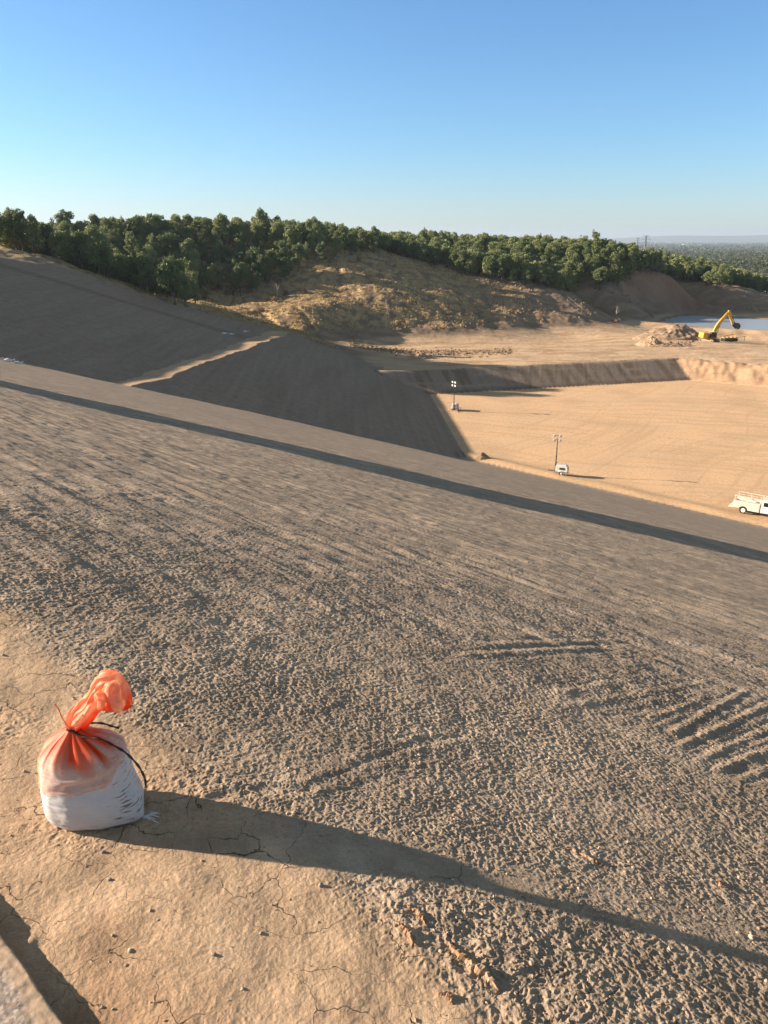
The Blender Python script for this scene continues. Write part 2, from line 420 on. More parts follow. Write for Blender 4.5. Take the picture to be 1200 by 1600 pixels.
def height(x, y, sp_r=None, sp_a=None):
    """full surface with relief; sp_* local mesh spacing, to leave out what the mesh cannot hold"""
    z, zone, s, dW, q, dB, dR = base_height(x, y)
    if sp_r is None: sp_r = np.full(x.shape, 0.5); sp_a = sp_r
    sp = np.sqrt(sp_r*sp_a)
    def keep(lam): return np.clip((lam*0.55-sp)/(lam*0.25), 0, 1)
    slope_w = sstep(1.0, 1.27, s+.05*pn(x*3, y*3, 55))*(1-sstep(92, 97.4, s))*np.where((zone == 0) | (s < 97), 1, 0)*(zone == 0)
    should = (1-sstep(0.9, 1.5, s))
    r_ = 0.724*x-0.69*y
    natm = (zone == 5)
    # trodden smooth tongue of soil running out from the sandbag
    ta, tb = at_slope(330, 1285), at_slope(1250, 1470)
    td_, tt_ = seg_dist(x, y, ta, tb)
    tongue = np.exp(-(td_/.115)**2)*(1-.45*sstep(.3, 1, tt_))*(.8+.6*pn(x*6, y*6, 60))
    slope_w = slope_w*np.clip(1-.85*tongue, 0, 1)*(1-.34*(1-sstep(2.2, 5.0, np.hypot(x, y))))
    # broad undulation
    dist = np.hypot(x, y)
    z = z+pn(x/37, y/37, 1)*0.25*sstep(20, 80, dist)*(zone == 0)
    z = z+0.07*pn(s/5.0, r_/14.0, 11)*sstep(8, 30, dist)*(zone == 0)
    # the thick lift: rises over about one metre along the band
    best = np.full(x.shape, 1e9); side = np.zeros(x.shape); par = np.zeros(x.shape)
    near = (dist < 70) & (zone == 0)
    xs, ys = x[near], y[near]
    yl = np.interp(xs, [p[0] for p in LIFT], [p[1] for p in LIFT])
    hgt = np.interp(xs, [-30, -14, -4, 8, 25], [0.0, 0.22, 0.55, 0.8, 0.9])
    up = (0.5+0.5*np.tanh((ys-yl-0.10*pn(xs*.5, ys*.5, 4))/0.35))*hgt*np.exp(-np.clip(ys-yl, 0, None)/14.0)
        # furrows and rill near the camera
    m = (dist < 9)
    xm, ym = x[m], y[m]; add = np.zeros(xm.shape)
    wob = 0.02*pn(xm*9, ym*9, 8)
    for (a, b, h, wd) in FURROWS:
        A_, B_ = at_slope(*a), at_slope(*b)
        dd, t = seg_dist(xm, ym, A_, B_)
        f = np.exp(-((dd+wob)/wd)**2)*sstep(-0.02, 0.1, t)*(1-sstep(0.85, 1.02, t))
        add += .44*h*f*(0.75+0.9*pn(xm*9, ym*9, 9)+.4*pn(xm*26, ym*26, 10))
        sd = np.exp(-(((dd-wd*2.1))/wd)**2)*sstep(0, .1, t)*(1-sstep(.9, 1, t))
        add -= 0.28*h*sd
    pts = [at_slope(*p) if p[0] > 500 else at_z(p[0], p[1], -0.01) for p in RILL]
    for i in range(len(pts)-1):
        dd, t = seg_dist(xm, ym, pts[i], pts[i+1])
        add -= 0.003*np.exp(-((dd+wob*.9)/0.016)**2)
        add += 0.0015*np.exp(-((dd-0.045+wob)/0.018)**2)*(xm > -0.6)
    # lump of soil by the path edge
    c = at_z(45, 1478, 0); add += 0.009*np.exp(-(((xm-c[0])/.02)**2+((ym-c[1])/.035)**2))
    tmp = np.zeros(x.shape); tmp[m] = add; z = z+tmp
    # crumbly relief on the near slope
    patch = 0.78+0.42*sstep(-.35, .45, pn(x*.9, y*.9, 21))
    for lam, amp, sd in ((1.6, .0025, 2), (.8, .0018, 6), (.42, .0022, 3), (.26, .0024, 7), (.16, .0024, 17)):
        k = keep(lam)*slope_w
        z = z+k*amp*pn(x/lam, y/lam, sd)*(1+np.minimum(dist, 40)/26)
    # crust drawn out along the contour: thin broken streaks
    wr_ = r_+.5*pn(x/1.5, y/1.5, 54)
    for lam, amp, sd in ((.34, .0080, 56), (.20, .0062, 57), (.11, .0042, 58), (.06, .0026, 59)):
        k = np.clip((lam*1.5-sp_r*.8)/(lam*.8), 0, 1)*slope_w*sstep(1.8, 6, dist)
        z = z+k*amp*pn(s/lam, wr_/(lam*4.2), sd)*(.55+.9*sstep(-.3, .5, pn(x/(lam*9), y/(lam*9), sd+9)))*(1+np.minimum(dist, 40)/30)
    for lam, amp, sd in ((.16, .0034, 12), (.07, .0024, 13), (.036, .0032, 14), (.021, .0031, 15), (.012, .0021, 16)):
        k = keep(lam)
        if not (k > 0).any(): continue
        # a little stretched along the slope's contour where rollers drew the crust
        n = pn((x+0.3*lam*pn(x/lam/2, y/lam/2, sd+40))/lam, (y)/lam, sd)
        n = 0.62-np.abs(n)*1.9 if lam < .1 else n
        wgt = slope_w*patch+should*(0.20+0.45*sstep(.1, .5, pn(x*1.7, y*1.7, 31)))*(1 if lam > .03 else .8)
        z = z+k*amp*n*wgt
    # long dozer streaks, parallel to the contour
    k = sstep(3, 8, dist)*(zone == 0)
    z = z+k*0.006*pn(s/0.5, r_/5.0, 51)+k*0.012*pn(s/.22, r_/2.2, 52)*keep(.22)
    k = sstep(12, 30, dist)*(zone == 0)
    z = z+k*0.018*pn(s/1.7, r_/11.0, 53)
    # crusty broken ground low right of the sandbag
    for (px, py, rr, hh) in ((650,1400,.12,.022),(745,1480,.13,.026),(880,1450,.10,.018),(930,1340,.09,.014),(1110,1370,.08,.014),(560,1540,.14,.012),(820,1560,.15,.016)):
        c = at_slope(px, py)
        g = np.exp(-(((x-c[0])**2+(y-c[1])**2)/rr**2))
        z = z+g*hh*.35*np.clip(pn(x*13, y*13, 61)+.35*pn(x*34, y*34, 62), -.2, 1)
    # shoulder: gentle waves
    z = z+should*(0.007*pn(x*2.2, y*2.2, 71)+0.0050*pn(x*5, y*5, 72)+.0022*pn(x*11+y*3, y*9, 73))*(dist < 60)
    # dark far pit side and pit walls
    k = (zone == 1)
    z = z+k*(0.02*pn(x/6, y/25, 81)+0.008*pn(x/2.0, y/9, 82))*sstep(.5, 4, dW)
    k = (zone == 3)
    along = x*0.96+y*0.28
    z = z+k*(0.03*pn((along+dB*.5)/3.2, dB/12, 83)+0.02*pn((along-dB*.5)/.9, dB/8, 84))*sstep(0, 2, dB)*(1-q)
    k = (zone == 4)
    z = z+k*(0.5*pn(x/4, y/4, 85)+.25*pn(x/1.5, y/1.5, 86))*sstep(0, 2, dR)*(1-q)
    # pit floor: wheel marks and slight waves
    k = (zone == 2)
    z = z+k*(0.06*pn(x/9, y/9, 87)+0.018*pn((x+y)/1.3, (x-y)/14, 88))
    # natural ground: rough hillside, smoother earthworks
    hill = natm*sstep(-27.2, -24.5, z)
    z = z+hill*(0.9*pn(x/14, y/14, 91)+0.36*pn(x/4.5, y/4.5, 92)+0.17*pn(x/1.7, y/1.7, 93))*sstep(1, 10, y-np.interp(x, rimx, rimy))
    gul = hill*(1-sstep(330, 400, y))
    z = z-gul*0.45*sstep(0.25, 0.55, pn((x+0.45*y)/5.5, (y)/34, 94))
    flat = natm*(1-sstep(-27.2, -24.5, z))
    z = z+flat*(0.20*pn(x/15, y/5, 95)+0.10*pn(x/5, y/2.5, 96)+0.05*pn(x/1.5, y/1.2, 97))
    # cut step at the foot of the hill
    # pond basin
    m = (x > 60) & (x < 260) & (y > 190) & (y < 380)
    if m.any():
        sd = poly_sd(x[m], y[m], POND)+1.5*pn(x[m]/6, y[m]/6, 98)
        zz = z[m]
        bas = POND_Z+np.where(sd < 0, np.maximum(sd*0.12, -0.8), sd*0.055)
        f = 1-sstep(2, 16, sd)
        z[m] = zz*(1-f)+bas*f
    return z, zone, s, dW, q, dB, dR

def mixc(a, b, f): return a*(1-f[..., None])+b*f[..., None]
def albedo(x, y, z, zone, s, dW, q, dB, dR):
    C = lambda *c: np.array(c, dtype=np.float32)
    n1 = pn(x*.8, y*.8, 101); n2 = pn(x*3.1, y*3.1, 102); nb = pn(x/11, y/11, 103); nc = pn(x/3.5, y/3.5, 104)
    tan = C(.51, .352, .225); grey = C(.375, .288, .215)
    base = np.zeros(x.shape+(3,), np.float32)
    base[:] = tan
    sl = sstep(1.06, 1.26, s+0.08*n2)
    slope = np.broadcast_to(grey, base.shape).copy()
    slope = mixc(slope, C(.45, .338, .24), 1-sstep(2.5, 6, np.hypot(x, y)))
    slope = mixc(slope, C(.47, .355, .255), sstep(-.2, .5, n1)*.5)
    slope = mixc(slope, C(.395, .302, .225), sstep(26, 60, np.hypot(x, y))*.6)
    base = mixc(base, slope, sl)
    # gritty darker apron by the path
    ap = (1-sstep(.55, .85, s+0.1*n1))*sstep(-.1, .4, n1+.6*n2)
    base = mixc(base, C(.36, .225, .135), ap*.8)
    base *= (1+0.10*n1+0.09*n2+.07*pn(x*9, y*9, 124))[..., None]
    # pit floor
    fl = (zone == 2)
    fc = np.broadcast_to(C(.70, .46, .27), base.shape).copy()
    fc = mixc(fc, C(.60, .40, .24), sstep(-.1, .5, nb)*.7)
    fc = mixc(fc, C(.66, .46, .29), sstep(.1, .5, pn(x/20, y/4, 105))*.6)
    wx_ = x+5*pn(x/30, y/30, 116); wy_ = y+5*pn(x/30, y/30, 117)
    trk = sstep(.30, .45, pn((wx_*.35+wy_)/1.5, (wx_-wy_*.35)/45, 106))+sstep(.36, .46, pn((wx_-wy_*.8)/1.3, (wx_*.8+wy_)/50, 118))*.8+sstep(.40, .5, pn((wx_+wy_*1.6)/1.2, (wx_*1.6-wy_)/60, 119))*.8
    fc = mixc(fc, C(.50, .33, .19), np.clip(trk, 0, 1)*.42)
    fc = mixc(fc, C(.62, .41, .235), (1-sstep(1.5, 3.5, np.abs(s-100.2)))*1.0)
    base = np.where(fl[..., None], fc, base)
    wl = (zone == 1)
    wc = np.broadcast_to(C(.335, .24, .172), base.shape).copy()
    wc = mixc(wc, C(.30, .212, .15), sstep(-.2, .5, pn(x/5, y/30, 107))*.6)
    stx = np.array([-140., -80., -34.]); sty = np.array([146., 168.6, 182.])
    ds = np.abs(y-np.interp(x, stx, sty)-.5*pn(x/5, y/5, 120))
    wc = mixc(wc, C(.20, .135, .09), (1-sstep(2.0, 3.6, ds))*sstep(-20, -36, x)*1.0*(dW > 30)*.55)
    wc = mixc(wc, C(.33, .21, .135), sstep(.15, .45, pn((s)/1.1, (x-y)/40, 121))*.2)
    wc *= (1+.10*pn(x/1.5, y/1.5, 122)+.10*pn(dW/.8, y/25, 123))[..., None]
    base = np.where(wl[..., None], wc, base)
    base = np.where((zone == 6)[..., None], C(.52, .36, .23)*(1+.1*nc)[..., None], base)
    along = x*.96+y*.28
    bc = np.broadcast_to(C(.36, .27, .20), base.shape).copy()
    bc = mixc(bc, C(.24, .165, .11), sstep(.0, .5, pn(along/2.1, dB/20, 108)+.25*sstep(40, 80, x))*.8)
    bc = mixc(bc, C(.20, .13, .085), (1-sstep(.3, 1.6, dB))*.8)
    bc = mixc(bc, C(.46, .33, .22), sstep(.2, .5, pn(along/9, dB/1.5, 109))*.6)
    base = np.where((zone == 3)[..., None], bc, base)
    rc = np.broadcast_to(C(.50, .33, .20), base.shape).copy()
    rc = mixc(rc, C(.40, .24, .14), sstep(-.1, .4, pn(x/3, y/3+z, 110))*.7)
    base = np.where((zone == 4)[..., None], rc, base)
    # natural
    nz = (zone == 5)
    dirt = mixc(np.broadcast_to(C(.56, .39, .245), base.shape), C(.45, .30, .18), sstep(-.1, .4, pn(x/14, y/5, 111)))
    dirt = mixc(dirt, C(.62, .45, .30), sstep(.1, .5, pn(x/9, y/3, 112))*.7)
    grass = mixc(np.broadcast_to(C(.48, .34, .18), base.shape), C(.25, .175, .115), sstep(-.15, .35, nc+.5*pn(x/1.3, y/1.3, 113)))
    bare = mixc(np.broadcast_to(C(.27, .19, .13), base.shape), C(.36, .25, .16), sstep(-.2, .4, pn(x/7, y/3, 114)))
    hz = sstep(-26.3, -23.5, z+.8*nb)
    # grass lives on the left and front of the hill, bare cut earth round the nose and right
    gm = sstep(-25.2, -22.8, z+1.2*nb)*(1-sstep(24, 50, x+8*nb))
    col = mixc(dirt, bare, sstep(-27.3, -26.2, z+.3*nb))
    col = mixc(col, grass, gm)
    redd = np.exp(-(((x-125)/28)**2+((y-345)/14)**2))
    col = mixc(col, C(.30, .165, .10), np.clip(redd*1.3, 0, 1)*.8)
    wet = np.zeros(x.shape)
    m = (x > 60) & (x < 260) & (y > 190) & (y < 380)
    if m.any(): wet[m] = 1-sstep(0.5, 4.5, poly_sd(x[m], y[m], POND)+1.5*pn(x[m]/6, y[m]/6, 98))
    col = mixc(col, C(.26, .165, .095), wet*.8)
    # trodden earth at the crest of the far slope
    yr = np.interp(x, rimx, rimy)
    edge = (1-sstep(3, 10, y-yr+2*nb))*(x < 0)
    col = mixc(col, C(.33, .245, .18), edge)
    base = np.where(nz[..., None], col, base)
    far = sstep(430, 600, y)
    base = mixc(base, C(.12, .12, .06), far)
    return np.clip(base, 0.01, .9)

# ------------------------------------------------------------------ build terrain sheet (fan of cells, fine where the ground is near)
def axis_angles():
    a = [-180, -150, -125, -105, -90, -80, -72, -66, -60, -55]
    a += list(np.arange(-51, -36, 0.5)); a += list(np.arange(-36, 36.0001, 0.068)); a += list(np.arange(36.15, 48, 0.15))+[48.5, 49.5, 50.5, 51.5]
    a += [55, 60, 66, 72, 80, 90, 105, 125, 150, 180]
    return np.radians(np.array(a))
def axis_radii():
    r = [0.25]
    while r[-1] < 16000:
        c = r[-1]
        if c < 1.1: dr = .03
        elif c < 110: dr = max(0.0019*c, c*c/(1.3*770)*0.30); dr = min(dr, 0.42)
        elif c < 430: dr = 0.62
        else: dr = c*0.03
        if c < 2.3 and c > 1.1: dr = 0.0028
        r.append(c+dr)
    return np.array(r)
ANG = axis_angles(); RAD = axis_radii()
na, nr = len(ANG), len(RAD)
RR, AA = np.meshgrid(RAD, ANG, indexing='ij')
X = RR*np.sin(AA); Y = RR*np.cos(AA)
SPR = np.gradient(RAD)[:, None]*np.ones((1, na)); SPA = RR*np.gradient(ANG)[None, :]
xf, yf = X.ravel(), Y.ravel()
Z, zone, s_, dW_, q_, dB_, dR_ = height(xf, yf, SPR.ravel(), SPA.ravel())
ALB = albedo(xf, yf, Z, zone, s_, dW_, q_, dB_, dR_)
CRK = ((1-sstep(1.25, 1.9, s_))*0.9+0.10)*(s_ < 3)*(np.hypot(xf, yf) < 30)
COA = np.where(zone == 0, sstep(5, 22, np.hypot(xf, yf))*0.30, np.where(zone == 1, .12, np.where(zone == 5, .9, .35)))*sstep(1.5, 4, s_)
ROU = np.where(zone == 0, 0.55+0.9*sstep(1.0, 1.6, s_), 0.8)+0.0*xf
VTX = np.stack([xf, yf, Z], 1)
# faces
ii = np.arange(nr-1)[:, None]*na+np.arange(na-1)[None, :]
FQ = np.stack([ii, ii+1, ii+na+1, ii+na], -1).reshape(-1, 4)
fx = xf[FQ].mean(1); fy = yf[FQ].mean(1); fs = G1[0]*fx+G1[1]*fy
fz = np.median(zone[FQ], axis=1).astype(int)
fzz = Z[FQ].mean(1)
reg = np.full(len(FQ), 0)
reg[(fz == 0) & (fs < 1.35)] = 0                        # shoulder we stand on
reg[(fz == 0) & (fs >= 1.35)] = 1                       # near slope
reg[(fz == 1) | (fz == 6)] = 2                          # far pit side
reg[(fz == 6)] = 3                                      # access ramp
reg[fz == 2] = 4
reg[(fz == 3) | (fz == 4)] = 5
reg[fz == 5] = 6
reg[(fz == 5) & (fzz > -26.6) & (fy < 620)] = 7
reg[(fz == 5) & (fy > 470)] = 8
names = {0: 'ground', 1: 'embankment_slope', 2: 'far_slope', 3: 'access_ramp', 4: 'pit_floor', 5: 'pit_wall', 6: 'dirt_road', 7: 'hillside', 8: 'plain'}
descr = {0: 'tan cracked earth shoulder the sandbag stands on', 1: 'long grey brown crumbly graded slope in grazing sun', 2: 'smooth shaded slope beyond the near slope',
         3: 'narrow sunlit dirt ramp crossing the shaded slope', 4: 'flat pale orange floor of the excavated pit', 5: 'low cut earth wall behind the pit floor',
         6: 'graded pale earth between the pit wall and the hill', 7: 'hill of dry grass and bare brown earth below the trees', 8: 'far flat land reaching the horizon'}
for k, nm in names.items():
    sel = FQ[reg == k]
    if len(sel) == 0: continue
    used, inv = np.unique(sel, return_inverse=True)
    me = np_mesh(nm, VTX[used], inv.reshape(-1, 4))
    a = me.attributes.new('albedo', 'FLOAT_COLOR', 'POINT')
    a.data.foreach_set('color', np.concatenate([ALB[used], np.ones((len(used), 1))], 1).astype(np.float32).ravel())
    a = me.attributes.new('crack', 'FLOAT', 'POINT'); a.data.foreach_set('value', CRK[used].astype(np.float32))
    a = me.attributes.new('rough', 'FLOAT', 'POINT'); a.data.foreach_set('value', ROU[used].astype(np.float32))
    a = me.attributes.new('coarse', 'FLOAT', 'POINT'); a.data.foreach_set('value', COA[used].astype(np.float32))
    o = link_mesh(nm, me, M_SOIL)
    tag(o, descr[k], {1: 'slope', 2: 'slope', 3: 'ramp', 4: 'ground', 5: 'earth wall', 6: 'ground', 7: 'hill', 8: 'plain', 0: 'ground'}[k], kind='structure')
del X, Y, RR, AA, FQ, ii

def gz(x, y):
    z = height(np.array([float(x)]), np.array([float(y)]), np.array([.3]), np.array([.3]))[0]
    return float(z[0])
def gz_near(x, y):
    return float(height(np.array([float(x)]), np.array([float(y)]), np.array([.003]), np.array([.003]))[0][0])

# water
m, nt, b, out = mat_new('pond_water')
b.inputs['Base Color'].default_value = (.36, .39, .43, 1); b.inputs['Roughness'].default_value = 0.30  # blue-grey base puts the pale sky reflection into the water's colour
b.inputs['IOR'].default_value = 1.33
b.inputs['Specular IOR Level'].default_value = 0.9
nz = N(nt, 'ShaderNodeTexNoise'); nz.inputs['Scale'].default_value = 1.2; nz.inputs['Detail'].default_value = 3
tc = N(nt, 'ShaderNodeTexCoord'); nt.links.new(tc.outputs['Object'], nz.inputs['Vector'])
bp = N(nt, 'ShaderNodeBump'); bp.inputs['Strength'].default_value = .03; bp.inputs['Distance'].default_value = .05
nt.links.new(nz.outputs[0], bp.inputs['Height']); nt.links.new(bp.outputs[0], b.inputs['Normal'])
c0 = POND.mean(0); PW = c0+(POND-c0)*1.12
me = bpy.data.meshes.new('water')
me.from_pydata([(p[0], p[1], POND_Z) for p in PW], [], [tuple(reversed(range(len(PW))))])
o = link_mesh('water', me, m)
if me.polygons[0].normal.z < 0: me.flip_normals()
tag(o, 'still pond tinted like pale sky and reflecting dark trees behind the excavator', 'pond', kind='structure')

# distant mountains, low and pale
m_mt = simple('mountain_rock', (.16, .15, .12), .9, dirt=.1, scale=.001)
n = 160; V = []; F = []
xs = np.linspace(2500, 16000, n)
for i, xx in enumerate(xs):
    tt = i/(n-1)
    h = 175*sstep(0.02, .28, tt)*(0.80+.28*float(pn(np.array([tt*5]), np.array([.3]), 3)[0])+.09*float(pn(np.array([tt*17]), np.array([.3]), 4)[0]))*1.0
    yy = 15500-0.12*(xx-6500)
    V += [(xx, yy-1800, -47), (xx, yy-700, -46+h*.55), (xx, yy, -46+h+20), (xx, yy+2500, -47)]
for i in range(n-1):
    for k in range(3): F.append((i*4+k, (i+1)*4+k, (i+1)*4+k+1, i*4+k+1))
me = bpy.data.meshes.new('mountains'); me.from_pydata(V, [], F)
tag(link_mesh('mountains', me, m_mt), 'faint pale blue mountain range on the horizon at right', 'mountains', kind='structure')
# ------------------------------------------------------------------ path at the lower left
m, nt, b, out = mat_new('path_surface')
tc = N(nt, 'ShaderNodeTexCoord')
at_ = N(nt, 'ShaderNodeAttribute', attribute_name='dust')
n1 = N(nt, 'ShaderNodeTexVoronoi'); n1.inputs['Scale'].default_value = 120
nt.links.new(tc.outputs['Object'], n1.inputs['Vector'])
rp = N(nt, 'ShaderNodeValToRGB')
rp.color_ramp.elements[0].color = (.22, .155, .11, 1); rp.color_ramp.elements[1].color = (.56, .46, .37, 1)
e = rp.color_ramp.elements.new(.5); e.color = (.34, .28, .235, 1)
nt.links.new(n1.outputs['Color'], rp.inputs[0])
n2 = N(nt, 'ShaderNodeTexNoise'); n2.inputs['Scale'].default_value = 45; n2.inputs['Detail'].default_value = 6
nt.links.new(tc.outputs['Object'], n2.inputs['Vector'])
mx = N(nt, 'ShaderNodeMix', data_type='RGBA'); mx.inputs[7].default_value = (.44, .31, .20, 1)
ad = N(nt, 'ShaderNodeMath', operation='MULTIPLY_ADD'); ad.inputs[1].default_value = 1.1; nt.links.new(n2.outputs[0], ad.inputs[0])
ad.inputs[2].default_value = -.62
ad2 = N(nt, 'ShaderNodeMath', operation='ADD', use_clamp=True); nt.links.new(ad.outputs[0], ad2.inputs[0]); nt.links.new(at_.outputs['Fac'], ad2.inputs[1])
nt.links.new(ad2.outputs[0], mx.inputs[0]); nt.links.new(rp.outputs[0], mx.inputs[6]); nt.links.new(mx.outputs[2], b.inputs['Base Color'])
b.inputs['Roughness'].default_value = .9
bp = N(nt, 'ShaderNodeBump'); bp.inputs['Distance'].default_value = .003; bp.inputs['Strength'].default_value = .8
nt.links.new(n2.outputs[0], bp.inputs['Height']); nt.links.new(bp.outputs[0], b.inputs['Normal'])
M_PATH = m
# grid in (s, r): s across the slope, r along the crest
sv = np.concatenate([np.linspace(-2.2, 0.2, 50), np.linspace(.21, .398, 60), [.402, .405, .4065, .407, .407]])
rv = np.concatenate([np.linspace(-60, -5, 60), np.linspace(-4.9, 0.5, 900), np.linspace(.6, 12, 40)])
SS, RV = np.meshgrid(sv, rv, indexing='ij')
hz_ = np.full(SS.shape, .040)+.0022*pn(SS*30, RV*30, 5)+.0012*pn(SS*90, RV*90, 6)
hz_[-4:] = np.array([.038, .035, .030, -.05])[:, None]
SS = SS+(np.arange(len(sv)) > len(sv)-12)[:, None]*(.004*pn(RV*6, RV*0+3, 7)+.0016*pn(RV*40, RV*0+8, 8))
q1 = G1[0]**2+G1[1]**2
PX = (SS*G1[0]+RV*G1[1])/q1; PY = (SS*G1[1]-RV*G1[0])/q1
Vv = np.stack([PX.ravel(), PY.ravel(), hz_.ravel()], 1)
a_, b_ = len(sv), len(rv)
ii = np.arange(a_-1)[:, None]*b_+np.arange(b_-1)[None]
Fq = np.stack([ii, ii+1, ii+b_+1, ii+b_], -1).reshape(-1, 4)
me = np_mesh('path', Vv, Fq)
at = me.attributes.new('dust', 'FLOAT', 'POINT')
dst = sstep(.345, .385, SS+.02*pn(RV*5, SS*5, 4))
at.data.foreach_set('value', dst.ravel().astype(np.float32))
tag(link_mesh('path', me, M_PATH), 'low raised paved path edge with speckled gritty top at the lower left corner', 'path', kind='structure')

# ------------------------------------------------------------------ sandbag
def woven_material():
    m, nt, b, out = mat_new('woven_white'); lk = nt.links.new
    tc = N(nt, 'ShaderNodeTexCoord')
    mp = N(nt, 'ShaderNodeMapping'); mp.inputs['Rotation'].default_value = (0, math.radians(24), 0); lk(tc.outputs['Object'], mp.inputs[0])
    wv = N(nt, 'ShaderNodeTexWave', bands_direction='Z'); wv.inputs['Scale'].default_value = 95; wv.inputs['Distortion'].default_value = 2.0; wv.inputs['Detail'].default_value = 2
    lk(mp.outputs[0], wv.inputs['Vector'])
    wx = N(nt, 'ShaderNodeTexWave', bands_direction='X'); wx.inputs['Scale'].default_value = 90; wx.inputs['Distortion'].default_value = 1.2
    lk(mp.outputs[0], wx.inputs['Vector'])
    # dirt: thin dark streaks along the crease lines, mostly on the right flank
    mp2 = N(nt, 'ShaderNodeMapping'); mp2.inputs['Rotation'].default_value = (0, math.radians(28), 0); mp2.inputs['Scale'].default_value = (22, 22, 210)
    lk(tc.outputs['Object'], mp2.inputs[0])
    nz = N(nt, 'ShaderNodeTexNoise'); nz.inputs['Scale'].default_value = 1; nz.inputs['Detail'].default_value = 4; lk(mp2.outputs[0], nz.inputs['Vector'])
    sx = N(nt, 'ShaderNodeSeparateXYZ'); lk(tc.outputs['Object'], sx.inputs[0])
    fx_ = N(nt, 'ShaderNodeMapRange'); fx_.inputs['From Min'].default_value = -.02; fx_.inputs['From Max'].default_value = .12
    fx_.inputs['To Min'].default_value = -.10; fx_.inputs['To Max'].default_value = .06; lk(sx.outputs[0], fx_.inputs[0])
    ad = N(nt, 'ShaderNodeMath', operation='ADD'); lk(nz.outputs[0], ad.inputs[0]); lk(fx_.outputs[0], ad.inputs[1])
    dr = N(nt, 'ShaderNodeMapRange'); dr.inputs['From Min'].default_value = .635; dr.inputs['From Max'].default_value = .70; lk(ad.outputs[0], dr.inputs[0])
    # dust low down
    nl = N(nt, 'ShaderNodeTexNoise'); nl.inputs['Scale'].default_value = 18; nl.inputs['Detail'].default_value = 5; lk(tc.outputs['Object'], nl.inputs['Vector'])
    lo = N(nt, 'ShaderNodeMapRange'); lo.inputs['From Min'].default_value = .10; lo.inputs['From Max'].default_value = 0.0; lo.inputs['To Max'].default_value = .75; lk(sx.outputs[2], lo.inputs[0])
    lm = N(nt, 'ShaderNodeMath', operation='MULTIPLY'); lk(lo.outputs[0], lm.inputs[0]); lk(nl.outputs[0], lm.inputs[1])
    m1 = N(nt, 'ShaderNodeMix', data_type='RGBA'); m1.inputs[6].default_value = (.66, .63, .62, 1); m1.inputs[7].default_value = (.47, .35, .25, 1); lk(lm.outputs[0], m1.inputs[0])
    m2 = N(nt, 'ShaderNodeMix', data_type='RGBA'); lk(dr.outputs[0], m2.inputs[0]); lk(m1.outputs[2], m2.inputs[6]); m2.inputs[7].default_value = (.17, .12, .09, 1)
    # weave tint: gaps of the tape weave
    wt_ = N(nt, 'ShaderNodeMapRange'); wt_.inputs['To Min'].default_value = .86; wt_.inputs['To Max'].default_value = 1.04; lk(wv.outputs[0], wt_.inputs[0])
    sc = N(nt, 'ShaderNodeVectorMath', operation='SCALE'); lk(m2.outputs[2], sc.inputs[0]); lk(wt_.outputs[0], sc.inputs['Scale'])
    lk(sc.outputs[0], b.inputs['Base Color'])
    b.inputs['Roughness'].default_value = .5
    sm = N(nt, 'ShaderNodeMath', operation='ADD'); lk(wv.outputs[0], sm.inputs[0]); lk(wx.outputs[0], sm.inputs[1])
    bp = N(nt, 'ShaderNodeBump'); bp.inputs['Distance'].default_value = .0012; bp.inputs['Strength'].default_value = .7; lk(sm.outputs[0], bp.inputs['Height'])
    n4 = N(nt, 'ShaderNodeTexNoise'); n4.inputs['Scale'].default_value = 1; n4.inputs['Detail'].default_value = 3
    mp4 = N(nt, 'ShaderNodeMapping'); mp4.inputs['Rotation'].default_value = (0, math.radians(24), 0); mp4.inputs['Scale'].default_value = (9, 9, 55); lk(tc.outputs['Object'], mp4.inputs[0]); lk(mp4.outputs[0], n4.inputs['Vector'])
    bp2 = N(nt, 'ShaderNodeBump'); bp2.inputs['Distance'].default_value = .002; bp2.inputs['Strength'].default_value = .8; lk(n4.outputs[0], bp2.inputs['Height']); lk(bp.outputs[0], bp2.inputs['Normal'])
    lk(bp2.outputs[0], b.inputs['Normal'])
    return m
def orange_material(name='orange_net', open_=.72):
    m, nt, b, out = mat_new(name); lk = nt.links.new
    tc = N(nt, 'ShaderNodeTexCoord')
    den = N(nt, 'ShaderNodeAttribute', attribute_name='dense')
    m1 = N(nt, 'ShaderNodeMix', data_type='RGBA'); lk(den.outputs['Fac'], m1.inputs[0])
    m1.inputs[6].default_value = (1, .50, .27, 1); m1.inputs[7].default_value = (1, .09, .002, 1)
    wv = N(nt, 'ShaderNodeTexWave', bands_direction='Z'); wv.inputs['Scale'].default_value = 150; wv.inputs['Distortion'].default_value = 1.0; lk(tc.outputs['Object'], wv.inputs['Vector'])
    bp = N(nt, 'ShaderNodeBump'); bp.inputs['Distance'].default_value = .0008; bp.inputs['Strength'].default_value = .4; lk(wv.outputs[0], bp.inputs['Height'])
    lk(m1.outputs[2], b.inputs['Base Color']); b.inputs['Roughness'].default_value = .42; lk(bp.outputs[0], b.inputs['Normal'])
    tr = N(nt, 'ShaderNodeBsdfTranslucent'); lk(m1.outputs[2], tr.inputs[0])
    ms = N(nt, 'ShaderNodeMixShader'); ms.inputs[0].default_value = .42; lk(b.outputs[0], ms.inputs[1]); lk(tr.outputs[0], ms.inputs[2])
    # open mesh: lets through what lies behind
    tp = N(nt, 'ShaderNodeBsdfTransparent')
    al = N(nt, 'ShaderNodeMapRange'); al.inputs['To Min'].default_value = open_; al.inputs['To Max'].default_value = .05; lk(den.outputs['Fac'], al.inputs[0])
    m2 = N(nt, 'ShaderNodeMixShader'); lk(al.outputs[0], m2.inputs[0]); lk(ms.outputs[0], m2.inputs[1]); lk(tp.outputs[0], m2.inputs[2])
    lk(m2.outputs[0], out.inputs[0])
    return m
